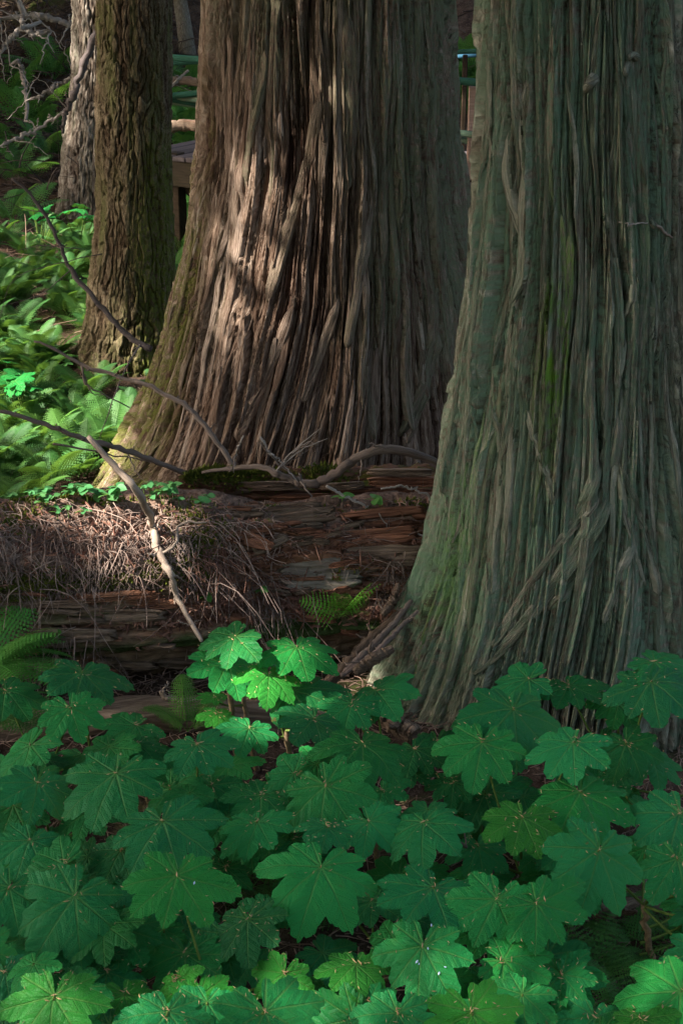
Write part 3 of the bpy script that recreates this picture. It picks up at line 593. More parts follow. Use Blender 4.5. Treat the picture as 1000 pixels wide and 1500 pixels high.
# ------------------------------------------------------------------ fallen log
LX0, LX1 = -3.6, .95
def log_axis(x):
    t = (np.asarray(x, float) + 1.4) / 2.2
    return 5.95 + .42 * t, .395 - .075 * t      # Y, radius
lx = np.linspace(LX0, LX1, 620); lp = np.linspace(-math.pi, math.pi, 260, endpoint=False); lp = lp - .3 * np.sin(lp - .3)
LP, LXX = np.meshgrid(lp, lx)
def log_off(x, p):
    cover = sstep(-.35, -.75, x) * sstep(.15, .5, p)                  # litter smooths the top of the left half
    q = p * 2.4 + .5 * fbm(x * .8, p * 1.2, 2.2, 3)
    fr = q - np.floor(q); ledge = (fr ** 2.5) * .075 * (1 - cover)
    q2 = p * 7 + .8 * noise(x * 1.6, p * 2, 8.1); fr2 = q2 - np.floor(q2); led2 = fr2 ** 2 * .022 * (1 - .8 * cover)
    grain = .010 * noise(x * 3.2, p * 22, 1) + .006 * noise(x * 7, p * 55, 3)
    chunk = .05 * noise(x * 2.3, p * 2.2, 4) + .02 * noise(x * 7, p * 5, 6)
    brk = np.exp(-((x + .12) / .38) ** 4) * np.exp(-((p - .28) / .5) ** 4)
    def lay(k, sd, fx, gw):
        w = p * k + 1.1 * noise(x * .9, p * 2 + sd, sd) + .5 * noise(x * 3, p * 5, sd + 4); ci = np.floor(w); f = w - ci
        return noise(ci * 5.3 + sd, x * fx, ci * 1.9 + .5), 1 - sstep(0, gw, f) * (1 - sstep(1 - gw, 1, f))
    ha, ga = lay(6.0, 2.2, 1.6, .16); hb, gb = lay(15, 7.7, 3.2, .2); hc, gc = lay(40, 4.1, 5, .25)
    wd = 1 - .85 * cover; strata = wd * (.045 * ha - .022 * ga + .022 * hb - .012 * gb + .008 * hc - .004 * gc + .05 * brk * np.round(3 * ha) / 3)
    steps = np.round(noise(x * 2.6 + .3 * np.floor(q2), p * 4, 5) * 5) / 5
    under = -.09 * np.exp(-((p + .75) / .22) ** 2) * (1 + noise(x * 2, 3, 3))
    return strata - .7 * ledge - led2 + grain + chunk - .075 * brk + .03 * steps * (.3 + brk) * (1 - .7 * cover) + under + .03 * cover * fbm(x * 6, p * 5, 9, 3)
def log_point(x, p, off=0):
    y, r = log_axis(x); rr = r + log_off(x, p) + off
    return np.stack([x + 0 * p, y - rr * np.cos(p), r - .03 + rr * np.sin(p)], -1)
LV = log_point(LXX, LP)
m_, n_ = LXX.shape
i, j = np.meshgrid(np.arange(m_ - 1), np.arange(n_), indexing='ij'); j2 = (j + 1) % n_
LQ = np.stack([i * n_ + j, (i + 1) * n_ + j, (i + 1) * n_ + j2, i * n_ + j2], -1).reshape(-1, 4)
luv = np.stack([LP * .4, LXX], -1).reshape(-1, 2)[LQ.ravel()].reshape(-1, 4, 2); w_ = j.ravel() == n_ - 1; luv[w_, 2, 0] += 2 * math.pi * .4; luv[w_, 3, 0] += 2 * math.pi * .4
def log_mat():
    t = NT('fallen_log_wood'); uv = t.uv(); oc = t.obj(); a = t.sep(t.attr('zone').outputs['Color'])
    g = t.noise(t.map(uv, (42, 4, 1)), 1, 6, .68, .4); f = t.noise(t.map(uv, (150, 12, 1)), 1, 4, .7); mt = t.noise(oc, 4.5, 6, .65); cr = t.noise(oc, 40, 5, .7)
    red = t.mix(t.ramp(g, .3, .7), (.08, .036, .022), (.33, .165, .10)); brown = t.mix(t.ramp(g, .3, .7), (.06, .038, .024), (.25, .17, .11))
    col = t.mix(t.ramp(t.math('ADD', mt, a[0]), .55, .85), brown, red)
    litter = t.mix(t.ramp(cr, .35, .65), (.075, .046, .034), (.19, .125, .095)); col = t.mix(t.ramp(t.math('ADD', a[1], t.math('MULTIPLY', mt, .5)), .55, .85), col, litter)
    green = t.mix(t.ramp(cr, .35, .65), (.03, .045, .012), (.055, .085, .028)); col = t.mix(t.ramp(t.math('ADD', a[2], t.math('MULTIPLY', mt, .7)), .68, .95), col, green)
    h = t.math('ADD', g, t.math('ADD', t.math('MULTIPLY', f, .5), t.math('MULTIPLY', cr, .5)))
    return t.finish(t.pbr(col, .9, t.bump(h, .014), .15))
Zred = np.exp(-((LXX - .05) / .6) ** 4) * sstep(-.4, -.1, LP); Zred = .45 * Zred + .25 * np.exp(-((LP + .12) / .1) ** 2)
Zlit = sstep(.18, .5, LP) * sstep(-.35, -.75, LXX) * 1.0 + .6 * sstep(.75, 1.0, LP); Zgr = .55 * np.exp(-((LP + .42) / .26) ** 2) + .35 * np.exp(-((LP - .08) / .12) ** 2) * sstep(-.5, -.9, LXX) + .1
C_ = np.stack([Zred, Zlit, Zgr, np.ones_like(Zred)], -1).reshape(-1, 4)
fl = empty('fallen_log', (-1.3, 5.95, 0), 'big rotting fallen log lying across the ground, covered in moss and dry twigs', 'log')
adopt(new_obj('log_body', mesh_np('log_body', LV.reshape(-1, 3), LQ, True, luv.reshape(-1, 2), {'zone': C_}), log_mat()), fl)
_lpx = project(LV)
def log_pick(px, py):
    e = (_lpx[0] - px) ** 2 + (_lpx[1] - py) ** 2 + 1e6 * ((LP < -1.2) | (LP > 1.65)); k = np.argmin(e); return LXX.ravel()[k], LP.ravel()[k], LV.reshape(-1, 3)[k]
def slab_mesh(L, H, Th, seed, tip=.5, split=.25):
    """a broken piece of wood, grain along x: ragged ends, uneven faces"""
    r = np.random.default_rng(int(seed * 100)); n = 18; prof = np.array([(-.5, -.6), (-.5, .3)] + [(g, .45) for g in np.sort(np.concatenate([np.linspace(-.45, .45, 9), np.linspace(-.40, .40, 9)]))] + [(.5, .3), (.5, -.6)])
    t = np.linspace(-.5, .5, n); V = []
    for k, (a, b) in enumerate(prof):
        e = r.uniform(.72, 1.0, 2); x = t * L * np.where(t < 0, e[0], e[1])
        env = 1 - np.array([.75, .55])[(t > 0).astype(int)] * (np.abs(t) * 2) ** r.uniform(3, 9)
        y = a * H * (1 + .25 * noise(t * 2.5 + seed, seed + .5, .3)) * (.55 + .45 * env) + .05 * H * noise(t * 4 + seed, k * .9, seed)
        lev = r.uniform(-.32, .32) if b > .2 else 0
        z = (b + lev + (.30 * noise(t * 3 + seed, k * 2.3, seed + 3.3) if b > .2 else 0)) * Th * np.where(b > .2, env, 1)
        V.append(np.stack([x, y, z], -1))
    V = np.stack(V, 1); m = len(prof); i, j = np.meshgrid(np.arange(n - 1), np.arange(m), indexing='ij'); j2 = (j + 1) % m
    Q = np.stack([i * m + j, i * m + j2, (i + 1) * m + j2, (i + 1) * m + j], -1).reshape(-1, 4); V = V.reshape(-1, 3); c0, c1 = V[:m].mean(0), V[-m:].mean(0)
    T = [[len(V), (k + 1) % m, k] for k in range(m)] + [[len(V) + 1, (n - 1) * m + k, (n - 1) * m + (k + 1) % m] for k in range(m)]
    V = np.vstack([V, c0, c1]); UV = np.stack([V[:, 1] + V[:, 2] * .7 + seed, V[:, 0] + seed], -1)
    return mesh_np('wood_slab', V, [Q, np.array(T)], True, np.concatenate([UV[Q.ravel()], UV[np.array(T).ravel()]]))
def put_slab(px, py, wpx, hpx, ang, th, mat, seed, parent, name='wood_slab', push=.0, Yd=None):
    if Yd is None:
        x, p, P = log_pick(px, py); nrm = np.array([0, -math.cos(p), math.sin(p)])
    else: P = at_y(px, py, Yd); nrm = np.array([0, -.9, .4])
    dep = project(P)[2]; L, H = wpx / F * dep, hpx / F * dep * 1.1
    me = slab_mesh(L, H, th, seed); o = new_obj(name, me, mat)
    nz = Vector(nrm * np.array([1, 1, .6])).normalized(); ax = Vector((math.cos(R(ang)), .16 * math.cos(R(ang)), -math.sin(R(ang)))); ax = (ax - nz * ax.dot(nz)).normalized(); ay = nz.cross(ax)
    o.matrix_world = Matrix.Translation(Vector(P) + nz * (push + .1 * th)) @ Matrix((ax, ay, nz)).transposed().to_4x4()
    if parent: M = o.matrix_world.copy(); o.parent = parent; o.matrix_parent_inverse = Matrix.Translation(-Vector(parent.location)); o.matrix_basis = M
    return o
slabs = [(470, 838, 130, 52, 4, .05, 'G'), (560, 815, 130, 34, 3, .05, 'B'), (590, 845, 110, 30, 8, .05, 'B'), (540, 785, 150, 26, 2, .06, 'R'), (420, 762, 150, 24, -4, .06, 'B'), (440, 788, 90, 26, 3, .05, 'R'), (360, 790, 90, 22, 30, .04, 'R'), (395, 800, 60, 18, -25, .04, 'B'),
         (120, 876, 240, 14, -2, .05, 'R'), (60, 884, 150, 12, 1, .05, 'B'), (215, 884, 110, 14, 2, .05, 'R'), (160, 900, 180, 20, 1, .03, 'B'), (245, 925, 160, 26, 2, .03, 'B'), (90, 930, 170, 24, 0, .03, 'B'), (270, 968, 150, 14, 1, .05, 'B'), (170, 972, 130, 12, -3, .04, 'B'), (60, 968, 120, 14, 2, .04, 'B'),
         (330, 815, 60, 14, 60, .035, 'R'), (345, 835, 70, 12, 50, .03, 'R'), (318, 800, 55, 12, 70, .03, 'R'), (600, 780, 100, 16, 3, .05, 'R'), (510, 868, 90, 14, 5, .04, 'R'), (440, 905, 110, 16, 2, .04, 'R'), (520, 925, 130, 16, 4, .04, 'B'), (380, 910, 80, 14, -4, .04, 'R'), (420, 735, 110, 12, 3, .03, 'B'), (560, 752, 130, 14, 2, .04, 'R'), (360, 755, 60, 14, -12, .03, 'B'), (330, 905, 90, 14, 4, .03, 'R'), (610, 812, 70, 18, 4, .05, 'R')]
for k, (a, b, c, d, e, f, mm) in enumerate(slabs):
    put_slab(a, b, c, d * .85, e, f * .55, {'G': M_GREYWOOD, 'B': M_ROT_B, 'R': M_ROT}[mm], k + 1.37, fl, 'wood_slab', .028 if mm == 'G' else .006)
for k in range(110):
    px, py = random.uniform(320, 640), random.choice([random.uniform(745, 800), random.uniform(780, 930)])
    put_slab(px, py, random.uniform(18, 60), random.uniform(3, 8), random.gauss(3, 12), random.uniform(.012, .03), random.choice([M_ROT, M_ROT, M_ROT_B]), 50 + k * 1.1, fl, 'splinter', .005)
for k in range(26):
    px, py = random.uniform(0, 320), random.uniform(868, 985)
    put_slab(px, py, random.uniform(25, 80), random.uniform(3, 7), random.gauss(1, 5), random.uniform(.012, .025), random.choice([M_ROT, M_ROT_B, M_ROT_B]), 150 + k * 1.1, fl, 'splinter', .003)

# the smaller broken log lying behind, against the foot of the central cedar
ul = empty('broken_log', tuple(at_y(470, 715, 6.95)), 'short moss topped log with red broken wood against the central cedar foot', 'log')
ux = np.linspace(0, 1, 160); up_ = np.linspace(-math.pi, math.pi, 90, endpoint=False); UP, UX = np.meshgrid(up_, ux)
A0, A1 = at_y(262, 708, 6.75), at_y(700, 722, 7.15)
def ul_point(u, p, off=0):
    c = A0[None] + (A1 - A0)[None] * np.asarray(u).reshape(-1)[:, None]; u = np.asarray(u).reshape(-1); p = np.asarray(p).reshape(-1)
    rr = np.interp(u, [0, .08, .35, .7, 1], [.03, .055, .075, .105, .10]) * (1 + .45 * noise(u * 9, p * 1.5, 2) + .3 * noise(u * 5, p * 7, 4)) + .014 * noise(u * 30, p * 12, 6)
    rr = rr + .03 * (np.round(noise(u * 7, p * 3, 9) * 4) / 4) * sstep(.4, .6, u) + off
    return c + np.stack([0 * u, -rr * np.cos(p), rr * np.sin(p) * 1.0], -1)
V = ul_point(UX, UP); m_, n_ = UX.shape; i, j = np.meshgrid(np.arange(m_ - 1), np.arange(n_), indexing='ij'); j2 = (j + 1) % n_
Q = np.stack([i * n_ + j, (i + 1) * n_ + j, (i + 1) * n_ + j2, i * n_ + j2], -1).reshape(-1, 4)
M_ROTM = wood_mat('mossy_rotten_wood', (.075, .034, .022), (.20, .095, .058), (.13, .085, .06), (60, 4), .01, (.07, .075, .012))
adopt(new_obj('log_body', mesh_np('log_body', V, Q, True, np.stack([UP * .1, UX * 1.3], -1).reshape(-1, 2)), M_ROTM), ul)
for k, (px, py, w, h, a, mm) in enumerate([(590, 706, 110, 14, 2, M_ROT), (540, 722, 120, 12, 1, M_ROT), (610, 722, 80, 12, 4, M_ROT), (500, 712, 70, 10, 0, M_ROT_B), (380, 712, 120, 12, 2, M_ROT_B), (585, 692, 100, 10, 3, M_ROT_B), (450, 728, 120, 10, 1, M_ROT), (330, 722, 90, 8, 0, M_ROT_B)]):
    put_slab(px, py, w, h, a, .03, mm, 300 + k * 2.2, ul, 'wood_slab', 0, 6.78)
lower = empty('buried_log', tuple(at_y(260, 1040, 5.35)), 'dark half buried log in the shade under the fallen log', 'log')
P = smooth_path([at_y(-60, 1070, 5.4), at_y(120, 1052, 5.42), at_y(250, 1045, 5.45), at_y(370, 1052, 5.5), at_y(480, 1062, 5.55)], 60)
V, Q, T, UV = tube_data(P, .07, 20); nn = V - np.repeat(np.vstack([P]), 20, 0)[:len(V)] if False else None
V[:, 2] += .02 * noise(V[:, 0] * 5, V[:, 1] * 14, V[:, 2] * 14); V[:, 1] += .02 * noise(V[:, 0] * 4, V[:, 1] * 14, V[:, 2] * 22 + 5)
a_ = Acc(); a_.add(V, Q, T, UV); adopt(new_obj('log_body', a_.mesh('log_body'), M_ROT_B), lower)

# ------------------------------------------------------------------ boardwalk
bw = empty('boardwalk', (0, 13.6, 0), 'raised wooden boardwalk with green pole railings behind the big cedars', 'boardwalk')
e0, e1 = at_y(250, 229, 14.0), at_y(690, 270, 12.5); dirb = e1 - e0; dirb[2] = 0; Lb = np.linalg.norm(dirb); dirb /= Lb; perp = np.array([-dirb[1], dirb[0], 0]); zd = .98
RB = np.array([dirb, perp, [0, 0, 1]]).T; O = e0.copy(); O[2] = zd
def bpart(name, s, d, z, ls, ld, lz, mat, rot=None, bev=.006):
    V, Q, T, UV = box_data(0, 0, 0, ls, ld, lz, bev, rot); V = V @ RB.T + O + dirb * s + perp * d + np.array([0, 0, z - zd])
    if ld > ls: UV = UV[:, ::-1]
    a = Acc(); a.add(V, Q, T, UV); return adopt(new_obj(name, a.mesh(name, False), mat), bw)
s = -.33
while s < Lb + 1.6:
    wv = .135 + random.uniform(-.004, .004); bpart('deck_board', s, .76 + random.uniform(-.02, .02), zd - .02 + random.uniform(-.003, .003), wv, 1.56, .04, M_DECK); s += wv + .012
for d_ in (.03, 1.5): bpart('beam', Lb / 2 + .65, d_, zd - .04 - .115, Lb + 1.96, .07, .225, M_BEAM)
bpart('beam', Lb / 2 + .65, .75, zd - .15, Lb + 1.9, .07, .2, M_BEAM)
for s_, dd in ((-.02, .10), (1.45, .10), (2.9, .10), (-.02, 1.4), (1.45, 1.4), (2.9, 1.4)):
    bpart('support_post', s_, dd, .32, .12, .12, 1.35, M_DARKPOST)
rot = Matrix.Rotation(R(32), 3, 'Y'); bpart('brace', .27, .16, zd - .40, .95, .05, .15, M_DARKPOST, rot)
def rail(p, q, r_m, mat):
    P = smooth_path([p, (np.array(p) + np.array(q)) / 2 + [0, 0, .008], q], 12); V, Q, T, UV = tube_data(P, r_m, 10); a = Acc(); a.add(V, Q, T, UV); return adopt(new_obj('rail', a.mesh('rail'), mat), bw)
def ext(p, q, a, b): p, q = np.array(p), np.array(q); return p + (p - q) * a, q + (q - p) * b
for (p, q, r_m, mat) in [((270, 86, 14.05), (690, 121, 12.55), .030, M_GREENRAIL), ((270, 92, 15.4), (690, 76, 14.6), .022, M_GREENRAIL), ((270, 144, 14.05), (690, 198, 12.5), .026, M_PALERAIL), ((270, 152, 14.2), (690, 208, 12.62), .026, M_PALERAIL), ((600, 92, 15.2), (690, 82, 15.0), .02, M_BLUERAIL)]:
    a, b = ext(at_y(*p), at_y(*q), .13, .3); o = rail(a, b, r_m, mat)
    if mat is M_PALERAIL and p[1] == 144: pass
rr_ = rail(*ext(at_y(252, 141, 14.0), at_y(296, 137, 13.95), 1.0, 5), .028, M_GREENRAIL)
rr_ = rail(*ext(at_y(252, 146, 14.1), at_y(296, 154, 14.05), 1.0, 5), .028, M_GREENRAIL)
def rpost(px, py0, py1, Yd, w, mat):
    a, b = at_y(px, py0, Yd), at_y(px, py1, Yd); zt = a[2]; V, Q, T, UV = box_data(b[0], Yd, (zt + zd - .2) / 2, w, w, zt - zd + .2, .008); ac = Acc(); ac.add(V, Q, T, UV[:, ::-1] if False else np.stack([UV[:, 0], V[:, 2]], -1)); return adopt(new_obj('rail_post', ac.mesh('rail_post', False), mat), bw)
rpost(688, 126, 268, 12.62, .062, M_POST); rpost(699, 126, 268, 12.72, .055, M_DARKPOST); rpost(560, 110, 258, 13.0, .07, M_POST); rpost(410, 100, 245, 13.5, .07, M_POST); rpost(226, 90, 230, 14.2, .07, M_POST); rpost(677, 80, 230, 14.7, .045, M_DARKPOST)

# ------------------------------------------------------------------ sticks and branches
def stick(name, pts, rads, mat, label, cat='branch', group=None, n=26, jit=.004, sides=8, twigs=()):
    """one fallen branch: first path is the main stem, twigs are side shoots: own parts"""
    P = smooth_path(pts, n, jit); n = int(n * 1.6); P = smooth_path(pts, n, jit); r = np.interp(np.linspace(0, 1, n), np.linspace(0, 1, len(rads)), rads) * (1 + .06 * RNG.normal(0, 1, n)) * (1 + .22 * (RNG.random(n) < .08))
    base = P[-1]
    o = empty(name, tuple(base), label, cat, group)
    V, Q, T, UV = tube_data(P, r, sides); a = Acc(); a.add(V, Q, T, UV); adopt(new_obj('stem', a.mesh('stem'), mat), o)
    twigs = list(twigs); Lm = np.linalg.norm(np.diff(P, axis=0), axis=1).sum()
    if r.max() > .008:
        for _ in range(int(3 + Lm * 3)):                       # snapped side shoots
            k = random.randrange(3, n - 2); d = RNG.normal(0, 1, 3); d[2] = abs(d[2]) * .7; d /= np.linalg.norm(d); l = random.uniform(.02, .09)
            twigs.append(([P[k], P[k] + d * l * .6 + RNG.normal(0, .004, 3), P[k] + d * l], r[k] * random.uniform(.25, .5)))
    for tp, tr in twigs:
        Pt = smooth_path(tp, 12, jit); V, Q, T, UV = tube_data(Pt, np.linspace(tr, tr * .4, 12), 5); a = Acc(); a.add(V, Q, T, UV); adopt(new_obj('twig', a.mesh('twig'), mat), o)
    return o
def on_log(px, py, out=.02):
    P = log_pick(px, py)[2]; d = -ray(px, py) ; d /= np.linalg.norm(d); P2 = at_y(px, py, P[1]); return P2 + d * out
S = [at_y(130, 640, 5.75), at_y(165, 680, 5.66), at_y(200, 715, 5.57)] + [on_log(*q, .075) for q in ((222, 765), (235, 812), (250, 842), (262, 880))] + [at_y(295, 938, 5.38)]
tw = [([S[4], on_log(258, 796, .06), on_log(263, 768, .06), on_log(292, 764, .04), on_log(330, 763, .03)], .008), ([S[5], on_log(262, 845, .05), on_log(267, 848, .06)], .006), ([on_log(258, 868, .03), on_log(256, 885, .05)], .006)]
stick('dead_branch', S, [.010, .013, .015, .016, .014, .012, .008], M_PALESTICK, 'bare pale bent branch leaning over the mossy fallen log', twigs=tw)
stick('dead_branch', [at_y(-40, 596, 6.6), at_y(0, 602, 6.6), at_y(60, 620, 6.65), at_y(130, 645, 6.7), at_y(200, 665, 6.8), at_y(270, 693, 6.9)], [.006, .010, .013, .012], M_STICK, 'long straight grey branch sloping down behind the bare pale branch', twigs=[([at_y(78, 650, 6.75), at_y(150, 662, 6.8), at_y(225, 678, 6.9)], .006), ([at_y(185, 660, 6.8), at_y(200, 690, 6.7), at_y(212, 705, 6.6)], .004)])
stick('dead_branch', [at_y(50, 500, 7.2), at_y(70, 506, 7.2), at_y(120, 535, 7.2), at_y(180, 553, 7.15), at_y(230, 570, 7.1), at_y(280, 602, 7.05), at_y(320, 650, 7.0), at_y(346, 690, 6.95)], [.005, .009, .012, .013], M_STICK, 'arching grey branch that curves across the foot of central cedar', twigs=[([at_y(120, 535, 7.2), at_y(125, 560, 7.2), at_y(140, 572, 7.2), at_y(190, 597, 7.25)], .007), ([at_y(122, 548, 7.2), at_y(135, 575, 7.2), at_y(150, 578, 7.2)], .004), ([at_y(205, 505, 7.3), at_y(180, 545, 7.2), at_y(165, 590, 7.1), at_y(145, 645, 7.0)], .005)])
stick('dead_branch', [at_y(18, 262, 8.6), at_y(45, 285, 8.6), at_y(80, 340, 8.55), at_y(105, 395, 8.5), at_y(150, 450, 8.4), at_y(185, 490, 8.35), at_y(222, 512, 8.3)], [.006, .010, .014, .018], M_DARKSTICK, 'dark thin branch hanging in front of the brown plated tree', twigs=[([at_y(150, 372, 8.5), at_y(90, 385, 8.5), at_y(20, 410, 8.6), at_y(0, 470, 8.6)], .003), ([at_y(120, 365, 8.5), at_y(60, 360, 8.5), at_y(10, 372, 8.5)], .003), ([at_y(105, 395, 8.5), at_y(60, 430, 8.5), at_y(0, 450, 8.5)], .003), ([at_y(60, 310, 8.55), at_y(30, 305, 8.6), at_y(0, 290, 8.6)], .003), ([at_y(205, 505, 8.3), at_y(196, 515, 8.3), at_y(192, 525, 8.3)], .004)])
stick('dead_branch', [at_y(296, 692, 6.72), at_y(340, 686, 6.68), at_y(385, 685, 6.62), at_y(420, 700, 6.58), at_y(445, 708, 6.56), at_y(478, 702, 6.55), at_y(510, 678, 6.55), at_y(550, 660, 6.56), at_y(600, 663, 6.6), at_y(655, 684, 6.66)], [.007, .013, .018, .020, .022, .016], M_STICK, 'thick arched branch lying on top of the broken log', n=44,
      twigs=[([at_y(440, 706, 6.55), at_y(410, 680, 6.5), at_y(395, 665, 6.5), at_y(380, 648, 6.5)], .006), ([at_y(405, 690, 6.6), at_y(425, 665, 6.6), at_y(450, 650, 6.6), at_y(466, 630, 6.6)], .005), ([at_y(415, 676, 6.6), at_y(440, 658, 6.6), at_y(478, 643, 6.6)], .004), ([at_y(400, 692, 6.6), at_y(430, 672, 6.6), at_y(460, 655, 6.65)], .004), ([at_y(440, 705, 6.5), at_y(455, 725, 6.45), at_y(462, 740, 6.4)], .005), ([at_y(530, 668, 6.55), at_y(528, 690, 6.5), at_y(524, 708, 6.48)], .005), ([at_y(340, 690, 6.6), at_y(345, 665, 6.6), at_y(356, 640, 6.6)], .003)])
def on_r(px, py, out): a, b = tr_.pick(px, py); return tr_.point(np.array([a]), np.array([b]), tr_.off(a, b) + out)[0]
stick('hanging_twig', [on_r(940, 316, .02), on_r(952, 328, .035), on_r(975, 346, .03)], [.003, .006, .004], M_PALESTICK, 'short pale twig caught in the bark of the right cedar', 'twig', n=12)
stick('hanging_twig', [on_r(902, 322, .02), on_r(918, 326, .03), on_r(942, 324, .03)], [.002, .003, .002], M_DEADSTICK, 'tiny web tangled twig beside the pale twig on right cedar', 'twig', n=12)
stick('dead_twig', [at_y(436, 706, 6.5), at_y(412, 678, 6.5), at_y(395, 662, 6.5), at_y(381, 640, 6.52)], [.002, .004, .006], M_DEADSTICK, 'upright grey twig left in the fan above the broken log', 'twig', twigs=[([at_y(405, 690, 6.5), at_y(428, 662, 6.5), at_y(468, 628, 6.5)], .0045), ([at_y(412, 682, 6.5), at_y(445, 657, 6.5), at_y(480, 642, 6.5)], .004), ([at_y(428, 664, 6.5), at_y(450, 648, 6.5), at_y(462, 652, 6.5)], .003)])
stick('dead_twig', [at_y(342, 692, 6.5), at_y(346, 664, 6.5), at_y(357, 638, 6.5)], [.0015, .003, .004], M_DEADSTICK, 'lone thin pale twig standing before the cedar foot', 'twig')
stick('fallen_twig', [on_log(478, 712, .06), on_log(520, 735, .05), on_log(565, 758, .05), on_log(640, 795, .05)], [.006, .005, .004], M_DEADSTICK, 'thin grey twig slanting across the red broken wood', 'twig', twigs=[([on_log(555, 752, .05), on_log(565, 770, .05), on_log(575, 788, .04)], .003)])
stick('fallen_twig', [on_log(558, 716, .1), on_log(590, 712, .1), on_log(620, 722, .08), on_log(640, 742, .06)], [.004, .005, .004], M_DEADSTICK, 'thin bowed twig above the red broken wood beside the right cedar', 'twig')
stick('root', [at_z(300, 1025, .18), at_z(265, 1026, .18), at_z(245, 1022, .19), at_z(235, 1012, .22)], [.007, .011, .012, .008], M_PALESTICK, 'short curled root poking out in the shade under the log', 'root')
for q, (pts, rad, mat, lab) in enumerate([
    ([(470, 1010, 5.5), (515, 968, 5.6), (545, 935, 5.7), (590, 895, 5.8)], .024, M_ROT_B, 'thick dark root between the log and the right cedar'),
    ([(505, 985, 5.45), (540, 952, 5.55), (575, 915, 5.65), (602, 880, 5.75)], .014, M_STICK, 'middle brown stick of the bundle leaning on right cedar'),
    ([(500, 990, 5.4), (550, 955, 5.45), (585, 920, 5.55), (612, 895, 5.6)], .010, M_STICK, 'thin outer stick of the bundle leaning on right cedar'),
    ([(520, 985, 5.4), (548, 965, 5.42), (575, 950, 5.45)], .022, M_ROT_B, 'broken stub of root right at the right cedar foot'),
    ([(560, 900, 5.75), (575, 880, 5.78), (583, 855, 5.8)], .016, M_ROT_B, 'short upright splinter between log and right cedar')]):
    stick('root', [at_y(*p) for p in pts], [rad, rad * 1.1, rad * .7], mat, lab, 'root', jit=.0022)
put = stick('broken_wood', [at_z(560, 1050, .12), at_z(585, 1062, .12), at_z(608, 1078, .10)], [.03, .045, .035], M_ROT_B, 'small lump of decayed wood at the right cedar foot', 'wood', sides=12)
stick('dead_branch', [at_z(870, 1338, .1), at_z(895, 1332, .1), at_z(935, 1325, .1), at_z(960, 1328, .06)], [.02, .026, .022], M_ROT_B, 'short brown branch on the ground beneath the right leaves', n=14)
stick('fallen_twig', [at_z(675, 1235, .3), at_z(700, 1258, .22), at_z(722, 1280, .15)], [.005, .007, .008], M_STICK, 'thin brown twig among leaves below the right cedar', 'twig')
# dead branches on the slope behind
for q, (pts, rad, lab) in enumerate([
    ([(22, -10, 19), (33, 20, 19), (36, 40, 19), (55, 50, 19), (75, 45, 19)], .035, 'palest forked dead branch at the top of the dark slope'),
    ([(0, 80, 18.5), (14, 60, 18.6), (28, 45, 18.7), (60, 32, 19)], .03, 'pale dead branch rising from the edge of dark slope'),
    ([(38, 148, 17.5), (60, 140, 17.5), (90, 122, 17.6), (108, 112, 17.6)], .022, 'grey dead branch reaching towards the pale trunk'),
    ([(15, 95, 18), (28, 90, 18), (34, 110, 18), (40, 150, 17.8), (38, 178, 17.6)], .025, 'grey forked dead branch hanging on the dark slope'),
    ([(0, 28, 20), (40, 24, 20), (75, 26, 20), (104, 38, 20)], .04, 'thick sunlit dead limb below the top of the slope'),
    ([(0, 215, 16.5), (20, 205, 16.6), (55, 190, 16.8), (100, 160, 17)], .02, 'low dark dead branch across the slope foot')]):
    P = [at_y(*p) for p in pts]; tws = []
    for k in range(7):
        a = P[random.randrange(len(P))]; d = np.array([random.gauss(0, .25), random.gauss(-.1, .15), random.gauss(0, .22)]); tws.append(([a, a + d * .5 + [0, 0, .04], a + d], rad * .35))
    stick('dead_branch', P, [rad * .5, rad, rad * .7], M_DEADSTICK, lab, twigs=tws, jit=.012)
for q, (pts, rad, mat, lab) in enumerate([([(250, 121, 18.5), (270, 118, 18.5), (300, 123, 18.4)], .05, M_ROT_B, 'fallen pole on the slope behind the upper rails'), ([(250, 186, 16.6), (275, 183, 16.6), (300, 186, 16.5)], .06, M_ROT_B, 'brown fallen trunk just beyond the deck'), ([(248, 130, 17.5), (262, 115, 17.5), (276, 103, 17.5)], .014, M_DEADSTICK, 'thin grey stick slanting behind the rails')]):
    stick('fallen_pole', [at_y(*p) for p in pts], [rad, rad, rad], mat, lab, 'pole', n=12)
stick('mossy_branch', [at_y(150, 30, 15.5), at_y(128, 80, 15.5), at_y(112, 130, 15.5), at_y(97, 165, 15.5), at_y(92, 195, 15.5)], [.035, .035, .03, .015], M_DARKSTICK, 'mossy drooping branch in front of the pale trunk', jit=.01)

